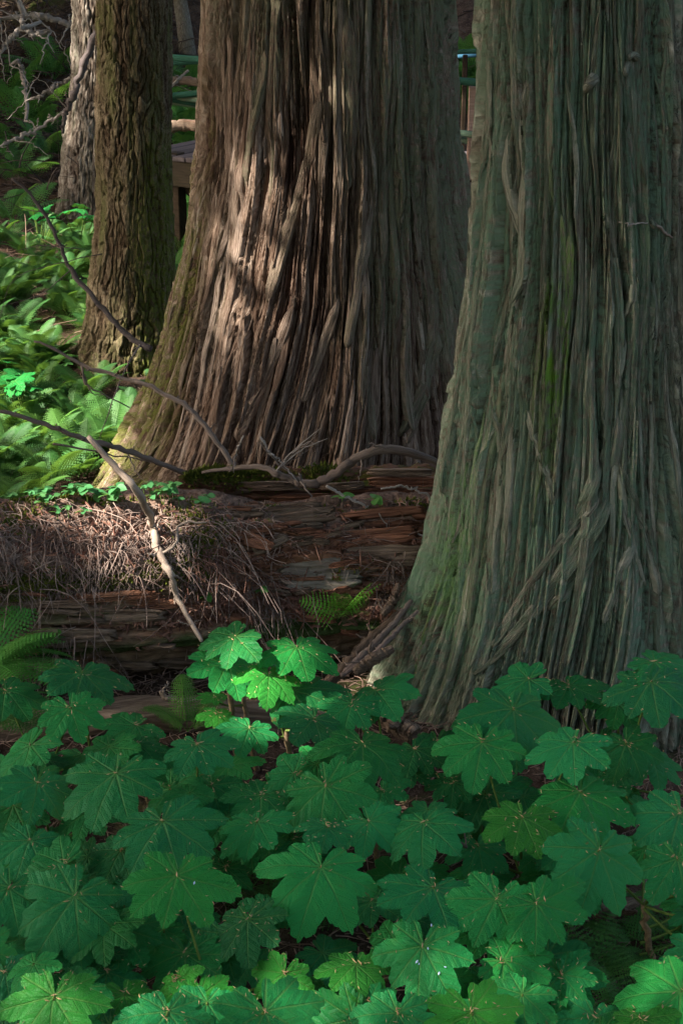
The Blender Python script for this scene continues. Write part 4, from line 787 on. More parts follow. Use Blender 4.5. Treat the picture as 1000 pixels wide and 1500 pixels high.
# ------------------------------------------------------------------ litter, moss, brush (countless)
def twig_mass(name, starts, dirs, lens, rads, mat, label, sag=.3, n=5):
    m = len(starts); S_ = np.asarray(starts); D = np.asarray(dirs); D = D / np.linalg.norm(D, axis=1)[:, None]; L = np.asarray(lens); rad = np.asarray(rads)
    side = RNG.normal(0, 1, (m, 3)); t = np.linspace(0, 1, n)
    P = S_[:, None] + D[:, None] * (L[:, None] * t)[..., None] + side[:, None] * (.10 * L[:, None] * np.sin(t * math.pi))[..., None]
    P[..., 2] -= sag * L[:, None] * t ** 2
    T = np.gradient(P, axis=1); T /= np.linalg.norm(T, axis=2)[..., None] + 1e-9
    A = np.cross(T, np.array([.3, .2, .93])); A /= np.linalg.norm(A, axis=2)[..., None] + 1e-9; B = np.cross(T, A)
    taper = (1 - .6 * t)
    ring = [(1, 0), (-.5, .87), (-.5, -.87)]
    V = np.stack([P + (A * a + B * b) * (rad[:, None] * taper)[..., None] for a, b in ring], 2).reshape(-1, 3)
    k, i, j = np.meshgrid(np.arange(m), np.arange(n - 1), np.arange(3), indexing='ij'); j2 = (j + 1) % 3; b0 = k * n * 3
    Q = np.stack([b0 + i * 3 + j, b0 + (i + 1) * 3 + j, b0 + (i + 1) * 3 + j2, b0 + i * 3 + j2], -1).reshape(-1, 4)
    o = new_obj(name, mesh_np(name, V, Q, True), mat); return tag(o, label, kind='stuff')
# dry twigs draped over the left half of the log
m = 3200; x = RNG.uniform(-2.2, -.42, m); p = RNG.normal(.85, .3, m).clip(.38, 1.5); x = x + .25 * (p - .7) * RNG.normal(0, 1, m)
st = log_point(x, p, .008); nrm = np.stack([0 * p, -np.cos(p), np.sin(p)], -1); tan = np.stack([RNG.normal(0, .8, m), -np.sin(p) * .6 + RNG.normal(0, .35, m), -np.cos(p) * .65 + RNG.normal(-.1, .4, m)], -1)
twig_mass('dry_twigs', st, tan + nrm * RNG.uniform(-.05, .45, m)[:, None], np.where(RNG.random(m) < .12, 2.2, 1) * RNG.gamma(2.2, .028, m).clip(.03, .2), RNG.uniform(.0012, .0036, m), M_TWIG, 'mat of dry cedar twigs draped over the fallen log', .35)
m = 700; x = RNG.uniform(-.5, .6, m); p = RNG.uniform(.3, 1.5, m); st = log_point(x, p, .006)
twig_mass('dry_twigs', st, np.stack([RNG.normal(0, 1, m), RNG.normal(-.3, .4, m), RNG.normal(-.1, .4, m)], -1), RNG.gamma(2, .035, m).clip(.03, .25), RNG.uniform(.001, .003, m), M_TWIG, 'scattered dry twigs on the broken right part of log', .2)
# clumps hanging at two places on the lower face
for (px, py, sp, m, lab) in [(385, 890, 26, 130, 'clump of dry roots hanging below the small herb'), (75, 985, 50, 420, 'tangle of dry twigs at the left foot of log'), (600, 850, 30, 160, 'dry twigs caught beside the right cedar'), (325, 820, 22, 160, 'shredded red fibres hanging from log')]:
    a = RNG.normal(px, sp, m); b = RNG.normal(py, sp * .55, m); st = np.array([on_log(q, w, .03) for q, w in zip(a, b)])
    twig_mass('dry_twigs', st, np.stack([RNG.normal(0, .6, m), RNG.normal(-.35, .3, m), RNG.normal(-.7, .4, m)], -1), RNG.gamma(2.2, .04, m).clip(.03, .3), RNG.uniform(.0012, .003, m), M_CHIP if 'red' in lab else M_TWIG, lab, .3)
# litter on the forest floor
m = 9000; x = RNG.uniform(-2.3, 2.3, m); y = RNG.uniform(3.3, 6.2, m); st = np.stack([x, y, ground_z(x, y) + .006 + RNG.uniform(0, .03, m)], -1)
twig_mass('dry_litter', st, np.stack([RNG.normal(0, 1, m), RNG.normal(0, 1, m), RNG.normal(.05, .25, m)], -1), RNG.gamma(2, .04, m).clip(.02, .3), RNG.uniform(.0014, .004, m), M_LITTER, 'dry needles and twigs littering the ground under the leaves', .05, 4)
m = 5000; x = RNG.uniform(-4.5, 3, m); y = RNG.uniform(6.9, 17, m); st = np.stack([x, y, ground_z(x, y) + .006], -1)
twig_mass('dry_litter', st, np.stack([RNG.normal(0, 1, m), RNG.normal(0, 1, m), RNG.normal(.1, .25, m)], -1), RNG.gamma(2, .08, m).clip(.04, .5), RNG.uniform(.002, .007, m), M_LITTER, 'dry twigs littering the ground behind the log', .05, 4)
m = 4500; x = np.concatenate([RNG.uniform(-8, -2.2, m), RNG.uniform(-2.6, 3.4, m // 2)]); y = np.concatenate([RNG.uniform(16.5, 27, m), RNG.uniform(17, 32, m // 2)]); m = len(x); st = np.stack([x, y, ground_z(x, y) + .02], -1)
twig_mass('dead_brush', st, np.stack([RNG.normal(0, 1, m), RNG.normal(-.4, .6, m), RNG.normal(.35, .4, m)], -1), RNG.gamma(2.5, .22, m).clip(.15, 1.8), RNG.uniform(.004, .014, m), M_BRUSH, 'tangle of dead grey twigs over the slope behind', .15)
# chips on the log
acc = Acc(); m = 4000
x = np.concatenate([RNG.uniform(-2.2, .6, m // 2), RNG.normal(-.42, .22, m // 4), RNG.normal(.1, .35, m // 4)]); p = np.concatenate([RNG.normal(.95, .3, m // 2), RNG.normal(.02, .12, m // 4), RNG.normal(.0, .15, m // 4)]); P = log_point(x, p, .006)
d1 = RNG.normal(0, 1, (m, 3)); nrm = np.stack([0 * p, -np.cos(p), np.sin(p)], -1); d1 -= nrm * ((d1 * nrm).sum(1) * .85)[:, None]; d1 /= np.linalg.norm(d1, axis=1)[:, None]; d2 = np.cross(nrm, d1); L = RNG.gamma(2, .010, m).clip(.008, .05)[:, None]; W = RNG.uniform(.002, .007, m)[:, None]
V = np.stack([P - d1 * L, P - d2 * W + nrm * .004, P + d1 * L + nrm * .006, P + d2 * W, P + nrm * .012], 1).reshape(-1, 3); k = np.arange(m)[:, None] * 5
T = np.concatenate([k + np.array([[0, 1, 4]]), k + np.array([[1, 2, 4]]), k + np.array([[2, 3, 4]]), k + np.array([[3, 0, 4]])])
tag(new_obj('wood_chips', mesh_np('wood_chips', V, T, False), M_CHIP), 'reddish wood chips strewn over the fallen log', kind='stuff')
# moss
def moss(P, N, hgt, label):
    m = len(P); d = np.asarray(N) + RNG.normal(0, .55, (m, 3)); d /= np.linalg.norm(d, axis=1)[:, None]; s = np.cross(d, RNG.normal(0, 1, (m, 3))); s /= np.linalg.norm(s, axis=1)[:, None]; h = (hgt * RNG.uniform(.5, 1.4, m))[:, None]
    V = np.stack([P - s * h * .22, P + s * h * .22, P + d * h * .6 + s * h * .2, P + d * h], 1).reshape(-1, 3); k = np.arange(m)[:, None] * 4
    tag(new_obj('moss', mesh_np('moss', V, np.concatenate([k + np.array([[0, 1, 2]]), k + np.array([[0, 2, 3]])]), True), M_MOSS), label, kind='stuff')
def patch(spots, dens, hgt, label):
    Ps, Ns = [], []
    for (px, py, sx, sy, k) in spots:
        m = int(k * dens); a = RNG.normal(px, sx, m); b = RNG.normal(py, sy, m)
        u = np.array([log_pick(q, w)[:2] for q, w in zip(a[:400], b[:400])]); x = np.resize(u[:, 0], m) + RNG.normal(0, .012, m); p = np.resize(u[:, 1], m) + RNG.normal(0, .03, m)
        Ps.append(log_point(x, p, 0)); Ns.append(np.stack([0 * p, -np.cos(p), np.sin(p)], -1))
    moss(np.concatenate(Ps), np.concatenate(Ns), hgt, label)
patch([(60, 855, 45, 9, 9), (150, 850, 60, 9, 9), (290, 815, 22, 26, 9), (310, 800, 18, 20, 6), (20, 870, 30, 7, 5), (250, 830, 20, 14, 4), (30, 760, 20, 14, 3), (280, 755, 24, 8, 3), (430, 752, 40, 6, 4), (610, 745, 20, 8, 3), (120, 725, 70, 6, 5), (500, 840, 14, 8, 1.5)], 170, .016, 'green moss tufts on the fallen log')
u = np.concatenate([RNG.uniform(.02, .32, 2600), RNG.normal(.47, .05, 700)]); p = RNG.normal(1.2, .5, len(u)); moss(ul_point(u, p), np.stack([0 * p, -np.cos(p), np.sin(p)], -1), .02, 'yellow green moss on the broken log top')

# ------------------------------------------------------------------ broad leaves (devil's club)
LOBES = [(0, 1.0), (40, .96), (-40, .96), (80, .86), (-80, .86), (120, .66), (-120, .66), (152, .46), (-152, .46)]
def broad_leaf(seed, full=True):
    r = np.random.default_rng(seed); nth = 216 if full else 108; rings = np.array([0, .16, .32, .5, .68, .84, .94, 1.0]) if full else np.array([0, .35, .7, 1.0])
    lob = [(R(a + r.normal(0, 3)), L * (1 + r.normal(0, .07))) for a, L in LOBES]
    th = np.linspace(-math.pi, math.pi, nth, endpoint=False) + math.pi / nth; best = np.zeros(nth); which = np.zeros(nth, int)
    for k, (a, L) in enumerate(lob):
        d = np.abs((th - a + math.pi) % (2 * math.pi) - math.pi) / R(21); v = L * (1 - .10 * d ** .7 - .235 * d ** 2.1); v = np.where(d > 1.5, 0, v)
        which = np.where(v > best, k, which); best = np.maximum(best, v)
    saw = (np.arange(nth) % 6) / 6.0 if full else (np.arange(nth) % 3) / 3.0
    dl = np.array([abs((t - lob[w][0] + math.pi) % (2 * math.pi) - math.pi) for t, w in zip(th, which)])
    tooth = np.where(np.sign((th - np.array([lob[w][0] for w in which]) + math.pi) % (2 * math.pi) - math.pi) > 0, 1 - saw, saw)
    rad = best * (1 - .06 * tooth + r.normal(0, .009, nth)) ; back = np.abs(np.abs(th) - math.pi); rad = rad * (.16 + .84 * sstep(R(4), R(17), back))
    RR = rings[:, None] * rad[None]; x = RR * np.sin(th)[None]; y = RR * np.cos(th)[None]
    la = np.array([lob[w][0] for w in which]); dth = (th - la + math.pi) % (2 * math.pi) - math.pi
    u = RR * np.cos(dth)[None]; v = RR * np.sin(dth)[None]
    droop = r.uniform(.10, .26); z = .10 * np.abs(v) * (1 - .3 * rings[:, None]) * 1.0 - droop * RR ** 2 - .10 * np.maximum(RR - .6, 0)
    z = z + .05 * noise(x * 2.2 + seed, y * 2.2, seed) + .022 * noise(x * 6, y * 6, seed + 2) * rings[:, None] + r.normal(0, .12) * x * np.abs(x) + r.normal(0, .08) * x * y + .03 * np.sin(th * 3 + seed)[None] * RR ** 2
    V = np.stack([x, y, z], -1).reshape(-1, 3); nr = len(rings); i, j = np.meshgrid(np.arange(nr - 1), np.arange(nth), indexing='ij'); j2 = (j + 1) % nth
    Q = np.stack([i * nth + j, (i + 1) * nth + j, (i + 1) * nth + j2, i * nth + j2], -1).reshape(-1, 4)
    uv = np.stack([u, v], -1).reshape(-1, 2); L_ = uv[Q.ravel()].reshape(-1, 4, 2)
    # both columns of a face use the lobe of its first column
    jj = j.ravel(); jb = j2.ravel(); ii = i.ravel(); dif = which[jj] != which[jb]
    for col, ri in ((2, ii + 1), (3, ii)):
        a = la[jj]; t = th[jb]; dd = (t - a + math.pi) % (2 * math.pi) - math.pi; rr = rings[ri] * rad[jb]
        L_[:, col] = np.where(dif[:, None], np.stack([rr * np.cos(dd), rr * np.sin(dd)], -1), L_[:, col])
    Q = Q[:, ::-1]; L_ = L_[:, ::-1]
    return mesh_np('leaf', V, Q, True, L_.reshape(-1, 2))
LEAVES = [broad_leaf(s) for s in range(10)]
LEAF_V = []
for me in LEAVES:
    me.materials.append(M_LEAF); a = np.zeros(len(me.vertices) * 3, np.float32); me.vertices.foreach_get('co', a); LEAF_V.append(a.reshape(-1, 3))
# hub px, hub py, width px, way the tip points (0 = right, 90 = towards the path), height, tone
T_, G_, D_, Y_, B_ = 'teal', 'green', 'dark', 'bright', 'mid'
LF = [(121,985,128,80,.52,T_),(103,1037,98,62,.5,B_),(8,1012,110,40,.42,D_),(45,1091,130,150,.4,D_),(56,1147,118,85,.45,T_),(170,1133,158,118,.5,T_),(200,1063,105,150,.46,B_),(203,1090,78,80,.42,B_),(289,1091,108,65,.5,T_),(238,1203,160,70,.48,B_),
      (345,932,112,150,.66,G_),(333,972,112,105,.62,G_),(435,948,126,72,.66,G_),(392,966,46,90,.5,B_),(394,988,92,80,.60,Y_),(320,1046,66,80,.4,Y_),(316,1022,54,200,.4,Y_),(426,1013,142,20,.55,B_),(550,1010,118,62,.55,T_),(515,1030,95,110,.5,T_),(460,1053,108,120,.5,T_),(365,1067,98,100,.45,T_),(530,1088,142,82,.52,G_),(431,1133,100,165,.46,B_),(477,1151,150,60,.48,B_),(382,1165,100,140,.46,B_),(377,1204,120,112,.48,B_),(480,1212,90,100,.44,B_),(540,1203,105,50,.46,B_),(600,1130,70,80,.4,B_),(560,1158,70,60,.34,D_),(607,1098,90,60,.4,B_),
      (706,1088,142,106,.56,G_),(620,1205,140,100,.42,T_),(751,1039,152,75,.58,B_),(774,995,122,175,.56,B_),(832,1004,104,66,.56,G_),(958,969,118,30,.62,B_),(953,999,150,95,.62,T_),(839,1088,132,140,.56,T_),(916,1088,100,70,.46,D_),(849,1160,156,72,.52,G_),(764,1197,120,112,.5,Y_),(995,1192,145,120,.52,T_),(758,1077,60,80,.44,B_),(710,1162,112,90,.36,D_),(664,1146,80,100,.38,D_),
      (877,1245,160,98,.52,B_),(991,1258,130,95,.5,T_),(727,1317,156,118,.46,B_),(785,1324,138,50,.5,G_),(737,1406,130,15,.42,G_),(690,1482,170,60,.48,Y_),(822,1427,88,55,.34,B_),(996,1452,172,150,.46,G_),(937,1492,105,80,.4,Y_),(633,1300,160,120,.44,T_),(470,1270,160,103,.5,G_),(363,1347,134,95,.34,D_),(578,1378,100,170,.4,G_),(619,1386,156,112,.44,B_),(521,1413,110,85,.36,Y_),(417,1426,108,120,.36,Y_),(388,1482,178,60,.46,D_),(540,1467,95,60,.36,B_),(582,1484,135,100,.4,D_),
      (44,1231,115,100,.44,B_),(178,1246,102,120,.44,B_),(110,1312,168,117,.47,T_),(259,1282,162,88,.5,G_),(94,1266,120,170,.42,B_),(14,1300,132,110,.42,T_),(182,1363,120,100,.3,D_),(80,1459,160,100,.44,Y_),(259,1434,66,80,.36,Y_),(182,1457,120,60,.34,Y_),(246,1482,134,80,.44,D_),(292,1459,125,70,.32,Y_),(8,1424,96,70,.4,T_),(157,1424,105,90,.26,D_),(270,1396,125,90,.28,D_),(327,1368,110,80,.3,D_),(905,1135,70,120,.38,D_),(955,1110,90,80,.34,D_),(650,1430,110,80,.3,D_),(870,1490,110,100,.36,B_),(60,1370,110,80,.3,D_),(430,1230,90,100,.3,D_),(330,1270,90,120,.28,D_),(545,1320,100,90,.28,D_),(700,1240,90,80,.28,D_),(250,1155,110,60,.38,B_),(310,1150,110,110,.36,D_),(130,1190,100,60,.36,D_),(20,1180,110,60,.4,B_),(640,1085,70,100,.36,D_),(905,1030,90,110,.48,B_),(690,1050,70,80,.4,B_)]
TONE = {T_: (.85, .98, 1.15), G_: (1.08, 1.08, .85), D_: (.78, .86, .85), Y_: (2.6, 1.35, .6), B_: (.95, 1.0, 1.0)}  # bright and dark tones partly paint sunlit and shaded leaves into the colour
items = []; RL = random.Random(5)
for (px, py, w, a, z, tone) in LF:
    h = at_z(px, py, z + RL.uniform(-.04, .04)); items.append([h, w / F * project(h)[2] / 1.6, a, tone, (16 if py > 1230 else 9)])
H = np.array([it[0] for it in items]); K = 24
cen = H[np.random.default_rng(3).choice(len(LF), K, replace=False)][:, :2].copy()
for _ in range(25):
    lab_ = np.argmin(((H[:, None, :2] - cen[None]) ** 2).sum(-1), 1)
    for k in range(K):
        if (lab_ == k).any(): cen[k] = H[lab_ == k][:, :2].mean(0)
tries = 0
while len(items) < len(LF) + 135 and tries < 3000:
    tries += 1; px, py = RL.uniform(-60, 1060), RL.uniform(1085, 1540); z = RL.uniform(.1, .3) if len(items) < len(LF) + 80 else RL.uniform(.28, .44); h = at_z(px, py, z)
    if (h[0] - tr_.px[4]) ** 2 + (h[1] - 5.9) ** 2 < .85 ** 2 or (840 < px < 1010 and 1290 < py < 1430) or (px > 920 and 1080 < py < 1160): continue
    items.append([h, RL.uniform(.09, .15), RL.gauss(95, 40), RL.choice([D_, D_, B_, G_]), RL.choice([0, 8, 14, 30])])
H = np.array([it[0] for it in items]); lab_ = np.argmin(((H[:, None, :2] - cen[None]) ** 2).sum(-1), 1)
order = np.lexsort((cen[:, 0], -np.round(cen[:, 1] * 2.0)))
PLANT_LABELS = {0: "devil's club lone dark leaf plant beside the bright fern at the left edge", 1: "devil's club two tiered plant beside the lower end of pale bent branch", 2: "devil's club small plant with little sunlit leaves under the two tiered one", 3: "devil's club plant at the left edge just below the lone dark leaf", 4: "devil's club plant at the left edge under the dark buried log", 5: "devil's club small plant in front of the middle of the buried log", 6: "devil's club plant with pointed drooping leaf right of the buried log fern", 7: "devil's club plant with brightest sunlit leaf below the small log fern", 8: "devil's club plant at the left foot of the right cedar beside decayed wood", 9: "devil's club dense plant overlapping the lower left foot of the right cedar", 10: "devil's club tall plant at the right edge against the right cedar bark", 11: "devil's club plant cut by the left edge halfway down the leaf bed", 12: "devil's club wide plant left of centre with many big overlapping leaves", 13: "devil's club plant with flat stacked leaves in the middle of the leaf bed", 14: "devil's club plant in the lower middle with one large separate pointed leaf", 15: "devil's club plant just right of the middle below the decayed wood lump", 16: "devil's club plant with large broad leaves in second row before the right cedar", 17: "devil's club bluish plant at the right edge above the short brown branch", 18: "devil's club wide plant at the lower left corner with sunlit leaves along the bottom", 19: "devil's club plant at lower left whose large leaf bears a single white spot", 20: "devil's club plant at the bottom edge just left of the bird droppings", 21: "devil's club plant at bottom centre with bird droppings on its leaf", 22: "devil's club plant left of the short brown branch and the dark ferns", 23: "devil's club plant in the lower right corner below the dark ferns"}
#==LABELS==
flecks = []; drops = []
for rank, k in enumerate(order):
    ids = np.where(lab_ == k)[0]
    if len(ids) == 0: continue
    bx, by = cen[k]; by += .05; bz = gz(bx, by); top = max(.12, float(np.median(H[ids, 2])) - .1)
    cpx = project(np.array([bx, by, .45]))
    pl = empty('devils_club', (bx, by, bz), PLANT_LABELS.get(rank, 'devils club plant %d %d' % (cpx[0], cpx[1])), 'plant', 'devils club plants in the foreground')
    P = smooth_path([(bx + .05, by + .04, bz - .03), (bx + .02, by, bz + top * .5), (bx, by, top)], 10, .006); V, Q, T, UV = tube_data(P, np.linspace(.012, .009, 10), 8); a = Acc(); a.add(V, Q, T, UV); adopt(new_obj('stem', a.mesh('stem'), M_SPINY), pl)
    for q in ids:
        h, sc, ang, tone, tilt = items[q]; t0 = np.array([bx, by, min(top, h[2] - .03) - random.uniform(0, .05)])
        mid = t0 * .45 + h * .55 + np.array([0, 0, -.02]); P = smooth_path([t0, mid, h - [0, 0, .012], h], 9); V, Q, T, UV = tube_data(P, np.linspace(.0045, .0028, 9), 6, False); a = Acc(); a.add(V, Q, None, UV); adopt(new_obj('leaf_stalk', a.mesh('leaf_stalk'), M_STALK), pl)
        tl = R(random.gauss(tilt, 8)); ar = R(ang); hd = Vector((math.cos(ar), -math.sin(ar) / .8, 0)).normalized()
        n = Vector((0, -math.sin(tl), math.cos(tl))); n = (n + hd * math.tan(R(random.gauss(9, 6))) + Vector((random.gauss(0, .17), 0, 0))).normalized()
        yv = (hd - n * hd.dot(n)).normalized(); xv = yv.cross(n)
        vi = random.randrange(len(LEAVES)); o = new_obj('leaf', LEAVES[vi]); M = Matrix((xv, yv, n)).transposed().to_4x4(); M.translation = Vector(h)
        sx = random.uniform(.95, 1.08); Ms = M @ Matrix.Diagonal((sc * sx, sc, sc, 1))
        o.parent = pl; o.matrix_parent_inverse = Matrix.Translation(-Vector(pl.location)); o.matrix_basis = Ms
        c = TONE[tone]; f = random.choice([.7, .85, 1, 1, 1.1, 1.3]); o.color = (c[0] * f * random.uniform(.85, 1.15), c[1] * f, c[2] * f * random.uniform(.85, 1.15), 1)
        if q < len(LF):
            LVx = LEAF_V[vi]; nn = random.randint(8, 30)
            for _ in range(nn):
                v = LVx[min(int(random.random() ** .6 * len(LVx)), len(LVx) - 1)]; flecks.append((np.array(Ms @ Vector(v)), np.array(n), (random.uniform(.0035, .0075))))
            for _ in range(3): v = LVx[random.randrange(0, 450)]; flecks.append((np.array(Ms @ Vector(v)), np.array(n), random.uniform(.006, .011)))
            if (LF[q][0], LF[q][1]) in ((619, 1386), (259, 1282)):
                for v in ([(.05, .25), (.02, .32), (-.42, .30), (-.33, .42), (-.1, .05), (-.05, -.35)] if LF[q][0] == 619 else [(-.30, .12)]):
                    e = ((LVx[:, :2] - v) ** 2).sum(1).argmin(); drops.append((np.array(Ms @ Vector(LVx[e])), np.array(n)))
def slivers(name, data, mat, label, asp=.2):
    P = np.array([d[0] for d in data]); N = np.array([d[1] for d in data]); L = np.array([d[2] for d in data])[:, None]; m = len(P)
    d1 = RNG.normal(0, 1, (m, 3)); d1 -= N * (d1 * N).sum(1)[:, None]; d1 /= np.linalg.norm(d1, axis=1)[:, None]; d2 = np.cross(N, d1); P = P + N * .004
    V = np.stack([P - d1 * L, P - d2 * L * asp, P + d1 * L + N * .002, P + d2 * L * asp, P + N * .0025], 1).reshape(-1, 3); k = np.arange(m)[:, None] * 5
    T = np.concatenate([k + np.array([[0, 1, 4]]), k + np.array([[1, 2, 4]]), k + np.array([[2, 3, 4]]), k + np.array([[3, 0, 4]])])
    tag(new_obj(name, mesh_np(name, V, T, False), mat), label, kind='stuff')
slivers('fallen_needles', flecks, M_FLECK, 'tan dry needle scales scattered on the broad leaves')
slivers('bird_droppings', [(p, n, random.uniform(.003, .007)) for p, n in drops], M_DROP, 'bluish white bird droppings on two broad leaves', .55)

# ------------------------------------------------------------------ ferns and herbs
def frond_mesh(seed, npair=17, wide=.24, tri=False, arch=.35):
    r = np.random.default_rng(seed); acc = Acc()
    def sp(t): return np.array([t * (1 - .10 * t * t), r0 * t * t, arch * (t * .9 - 1.25 * t * t)])
    r0 = r.normal(0, .08)
    P = np.array([sp(t) for t in np.linspace(0, 1, 12)]); V, Q, T, UV = tube_data(P, np.linspace(.006, .002, 12), 3, False); acc.add(V, Q, None, UV)
    ts = np.linspace(.16, .97, npair)
    for t in ts:
        prof = ((1 - t) ** .75 * 1.15 if tri else np.sin(min(1, (t + .22) / .75 if t < .53 else 1) * math.pi / 2) * (1 - t) ** .62 * 1.25)
        L = wide * prof * r.uniform(.9, 1.08) + .012
        b = sp(t); tg = sp(min(t + .02, 1)) - sp(t - .02); tg /= np.linalg.norm(tg)
        for sd in (-1, 1):
            d = np.array([.42, sd, 0.]) ; d /= np.linalg.norm(d); d = d - tg * (d @ tg) * .45; d[2] -= .18; d /= np.linalg.norm(d); s = np.cross([0, 0, 1.], d); s /= np.linalg.norm(s); nt = 6; pts = [b]
            W = min(.27 * L, .030) * r.uniform(.85, 1.2) + .003; top, bot = [], []
            for k in range(nt):
                a = (k + .35) / nt; w = W * (1 - a) ** .6 * r.uniform(.8, 1.15); c = b + d * L * a + np.array([0, 0, -.12 * L * a * a])
                top.append(c + s * w + d * L * .09); bot.append(c - s * w + d * L * .09)
            tip = b + d * L + np.array([0, 0, -.12 * L]); mids = [b + d * L * (k / nt) + np.array([0, 0, -.12 * L * (k / nt) ** 2]) for k in range(nt + 1)]; mids[-1] = tip
            V = np.array(mids + top + bot); T = []
            for k in range(nt): T += [[k, k + 1, nt + 1 + k], [k, 2 * nt + 1 + k, k + 1]]
            acc.add(V, None, np.array(T))
    return acc.mesh('frond')
FRONDS = [frond_mesh(s, random.choice([19, 21, 23]), random.uniform(.20, .26), False, random.uniform(.3, .5)) for s in range(5)]
OAKF = [frond_mesh(30 + s, 11, .42, True, .12) for s in range(3)]
for me in FRONDS + OAKF: me.materials.append(M_FERN)
def fern(loc, n, L, label, group, yaw=(0, 360), rise=(25, 60), kinds=FRONDS, col=(1, 1, 1)):
    f = empty('fern', tuple(loc), label, 'fern', group); y0 = random.uniform(0, 360)
    for k in range(n):
        o = new_obj('frond', random.choice(kinds)); o.parent = f; a = R(yaw[0] + (yaw[1] - yaw[0]) * (k + random.uniform(.1, .9)) / n + (y0 if yaw == (0, 360) else 0))
        s = L * random.uniform(.75, 1.15); o.rotation_euler = (R(random.gauss(0, 14)), -R(random.uniform(*rise)), a); o.scale = (s, s, s); g = random.uniform(.8, 1.2); o.color = (col[0] * g, col[1] * g, col[2] * g, 1)
    return f
def clear_of_trunks(x, y, e=.1):
    for t in (tc, tr_, t2, t3):
        xc, r = t.base(np.array([.15])); 
        if (x - xc[0]) ** 2 + (y - t.Y0) ** 2 < (r[0] + e) ** 2: return False
    return True
k = 0; tries = 0
while k < 240 and tries < 5000:
    tries += 1; px, py = random.uniform(-60, 290), random.choice([random.triangular(355, 720, 600), random.uniform(350, 520)])
    P = at_z(px, py, .0)
    if not clear_of_trunks(P[0], P[1], .22) or P[1] < 6.75 or (30 < px < 120 and 420 < py < 490 and random.random() < .6): continue
    fern((P[0], P[1], gz(P[0], P[1])), random.randint(5, 8), random.uniform(.25, .42), 'lady fern growing on the sun dappled ground left of the cedars', 'ferns behind the fallen log on the left', col=random.choice([(1, 1, 1), (1.1, 1.05, .75), (.65, .8, .8), (.8, .9, .7), (.55, .7, .6)])); k += 1
for (px, py, Yd) in [(258, 320, 16.2), (270, 350, 15.6), (280, 300, 17), (262, 390, 14.8), (255, 165, 17.8), (285, 170, 18), (270, 140, 18.8), (295, 150, 18.2), (262, 190, 17.0), (285, 190, 17.2), (684, 112, 17), (697, 116, 17.5), (690, 128, 17), (690, 175, 15.8), (682, 160, 15.5), (676, 140, 16), (55, 205, 18), (20, 150, 19), (45, 190, 18), (80, 118, 18), (10, 235, 18), (75, 235, 17), (30, 265, 17), (272, 215, 16), (285, 230, 16), (20, 330, 15), (268, 200, 16), (290, 205, 16)]:
    P = ground_hit(px, py); fern(P, 7, random.uniform(.6, .95), 'fern clump on the slope around the boardwalk', 'ferns far back around the boardwalk', col=(.9, 1.1, 1))
P = at_z(-30, 985, .25); fern(P, 10, .42, 'lacy fern at the left edge beside the fallen log', None, (-60, 60), (5, 40), col=(1.2, 1.6, 1.1))
P = at_z(-25, 1050, .30); fern(P, 5, .30, 'dark glossy fern at the left edge below the lacy fern', None, (-70, 40), (0, 25), col=(.7, .9, .8))
P = on_log(503, 897, .07); fern(P, 10, .22, 'small bright fern growing on the face of the fallen log', None, (-170, 20), (15, 60), OAKF, (2.2, 2.4, 1.0))
P = at_z(275, 1072, .15); fern(P, 5, .24, 'small yellow green fern between broad leaves below the log', None, (-30, 210), (15, 50), col=(1.3, 1.3, .7))
for q, (px, py, lab) in enumerate([(870, 1420, 'dark low fern in the gap among right leaves, nearest its twig'), (930, 1385, 'dark low fern with spread fronds beside the brown branch'), (985, 1345, 'dark low fern at the right edge below bluish leaves'), (800, 1390, 'dark low fern half under the broad leaves left of gap'), (905, 1480, 'low fern at the bottom edge right of centre'), (465, 1330, 'small shaded fern beneath the central pointed leaf'), (370, 1285, 'shaded fern under leaves left of the central pointed leaf')]):
    P = at_z(px, py, .05); fern((P[0], P[1], gz(P[0], P[1]) + .02), 8, .24, lab, 'low ferns shaded by the broad leaves', rise=(8, 35), kinds=OAKF + FRONDS, col=(.75, .95, .8))
def leaflet_mesh(seed):
    t = np.linspace(0, 1, 7); w = .36 * np.sin(t ** .8 * math.pi) ** .8; w[0] = w[-1] = .01; V = np.concatenate([np.stack([t, w, .10 * w - .18 * t ** 2], -1), np.stack([t, 0 * t, -.18 * t ** 2 - .03], -1), np.stack([t, -w, .10 * w - .18 * t ** 2], -1)])
    Q = np.array([[k, 7 + k, 8 + k, k + 1] for k in range(6)] + [[7 + k, 14 + k, 15 + k, 8 + k] for k in range(6)]); return mesh_np('leaf', V, Q[:, ::-1].copy())
LFT = leaflet_mesh(0); LFT.materials.append(M_HERB)
def herb(P, n, L, label, group, stem=.06, col=(1, 1, 1), up=(0, -.35, .94)):
    h = empty('herb', tuple(P), label, 'plant', group); P = np.array(P); upv = np.array(up); top = P + upv * stem
    V, Q, T, UV = tube_data(smooth_path([P, P * .5 + top * .5 + [.004, 0, 0], top], 5), .0018, 4, False); a = Acc(); a.add(V, Q, None, UV); adopt(new_obj('stem', a.mesh('stem'), M_STALK), h)
    a0 = random.random() * 360
    for k in range(n):
        o = new_obj('leaf', LFT); o.parent = h; o.location = Vector(top - P); o.rotation_euler = (R(random.gauss(18, 8)), R(random.gauss(-4, 10)), R(a0 + 360 * k / n + random.gauss(0, 12))); s = L * random.uniform(.8, 1.2); o.scale = (s, s, s); o.color = (*col, 1)
    return h
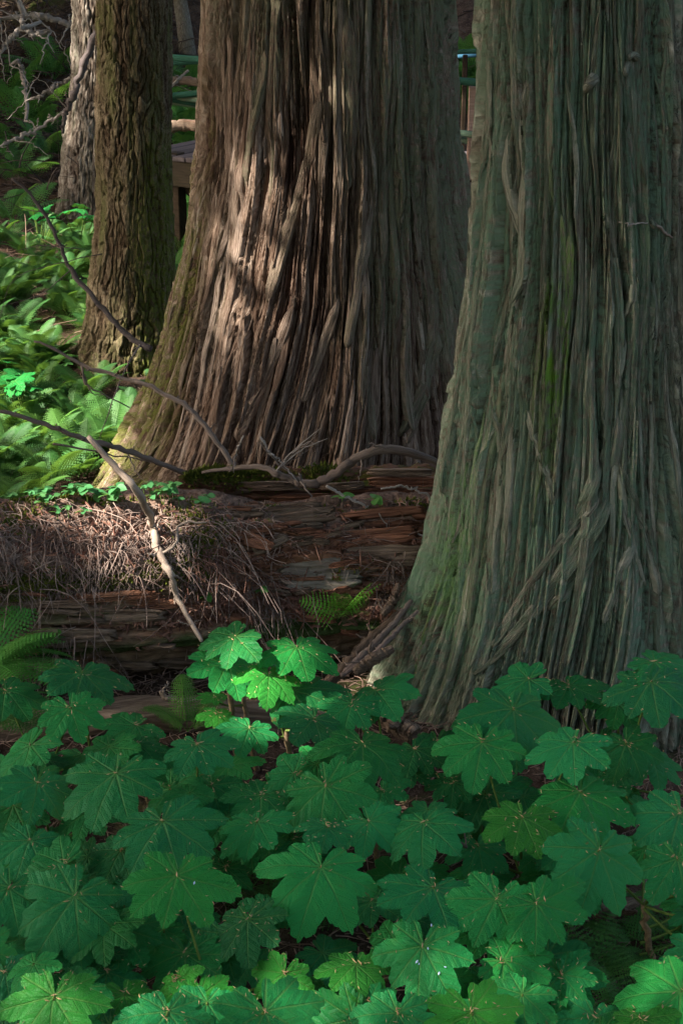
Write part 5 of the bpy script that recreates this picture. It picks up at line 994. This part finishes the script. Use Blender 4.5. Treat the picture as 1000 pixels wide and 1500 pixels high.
for q in range(46):
    px, py = random.choice([(random.uniform(10, 320), random.uniform(700, 745)), (random.uniform(50, 130), random.uniform(715, 765)), (random.uniform(130, 260), random.uniform(705, 740))])
    herb(log_pick(px, py)[2], random.choice([3, 4, 5]), random.uniform(.025, .048), 'small bunchberry like seedling growing on top of the fallen log', 'seedlings along the top of the fallen log', random.uniform(.03, .08), random.choice([(1, 1, 1), (.8, 1, 1.1)]))
for (px, py, n, L, lab) in [(545, 716, 5, .05, 'small five leaved seedling on the red broken wood'), (485, 714, 4, .05, 'flat green seedling under the arched branch'), (382, 872, 4, .035, 'upper herb of the small pair on the log face'), (395, 882, 3, .03, 'lower herb of the small pair on the log face'), (305, 880, 3, .03, 'lone little seedling left of the small log herbs')]:
    herb(log_pick(px, py)[2], n, L, lab, None, .05, (1.2, 1.15, .8), (0, -.6, .7))
for q in range(26):
    px, py = random.choice([(random.gauss(60, 30), random.gauss(950, 25)), (random.gauss(100, 15), random.gauss(1010, 20))]); herb(on_log(px, py, .03), 3, random.uniform(.014, .022), 'tiny light green sprig in the twigs at the log foot', 'tiny sprigs at the left foot of the log', .03, (1.3, 1.3, .8))
def shrub(loc, n, L, label, hgt, group=None):
    """a broad leaved plant further back"""
    p = empty('leafy_plant', tuple(loc), label, 'plant', group)
    for k in range(n):
        a = random.random() * 6.283; q = random.uniform(.05, .3) * L * 2.4; h = np.array(loc) + [q * math.cos(a), q * math.sin(a), hgt * random.uniform(.6, 1)]
        V, Q, T, UV = tube_data(smooth_path([np.array(loc), np.array(loc) * .4 + h * .6 - [0, 0, .03], h], 6), .004, 4, False); ac = Acc(); ac.add(V, Q, None, UV); adopt(new_obj('leaf_stalk', ac.mesh('leaf_stalk'), M_STALK), p)
        o = new_obj('leaf', random.choice(LEAVES)); s = L * random.uniform(.4, .6); o.parent = p; o.location = Vector(h - np.array(loc)); o.rotation_euler = (R(random.gauss(22, 8)), R(random.gauss(0, 8)), R(random.uniform(90, 270))); o.scale = (s, s, s); o.color = (1.1, 1.1, .8, 1)
for (px, py, lab) in [(118, 340, 'broad leaved plant lit by sun before the pale trunk'), (15, 540, 'dark broad leaved plant at the left edge among ferns'), (40, 560, 'sunlit broad leaved plant beside the pale ground patch'), (60, 345, 'broad leaved plant on dappled ground left of pale trunk'), (280, 420, 'leafy plant glowing behind the central cedar below the deck')]:
    P = at_z(px, py + 25, 0); shrub((P[0], P[1], gz(P[0], P[1])), 6, .26, lab, .4)
for q in range(22):
    px, py = random.uniform(-20, 250), random.uniform(320, 660); P = at_z(px, py, 0)
    if not clear_of_trunks(P[0], P[1], .2) or P[1] < 6.8: continue
    herb((P[0], P[1], gz(P[0], P[1])), 5, random.uniform(.05, .085), 'low green herb among the ferns left of the cedars', 'low herbs among the ferns', random.uniform(.1, .22), (1.0, 1.0, .8), (0, 0, 1))
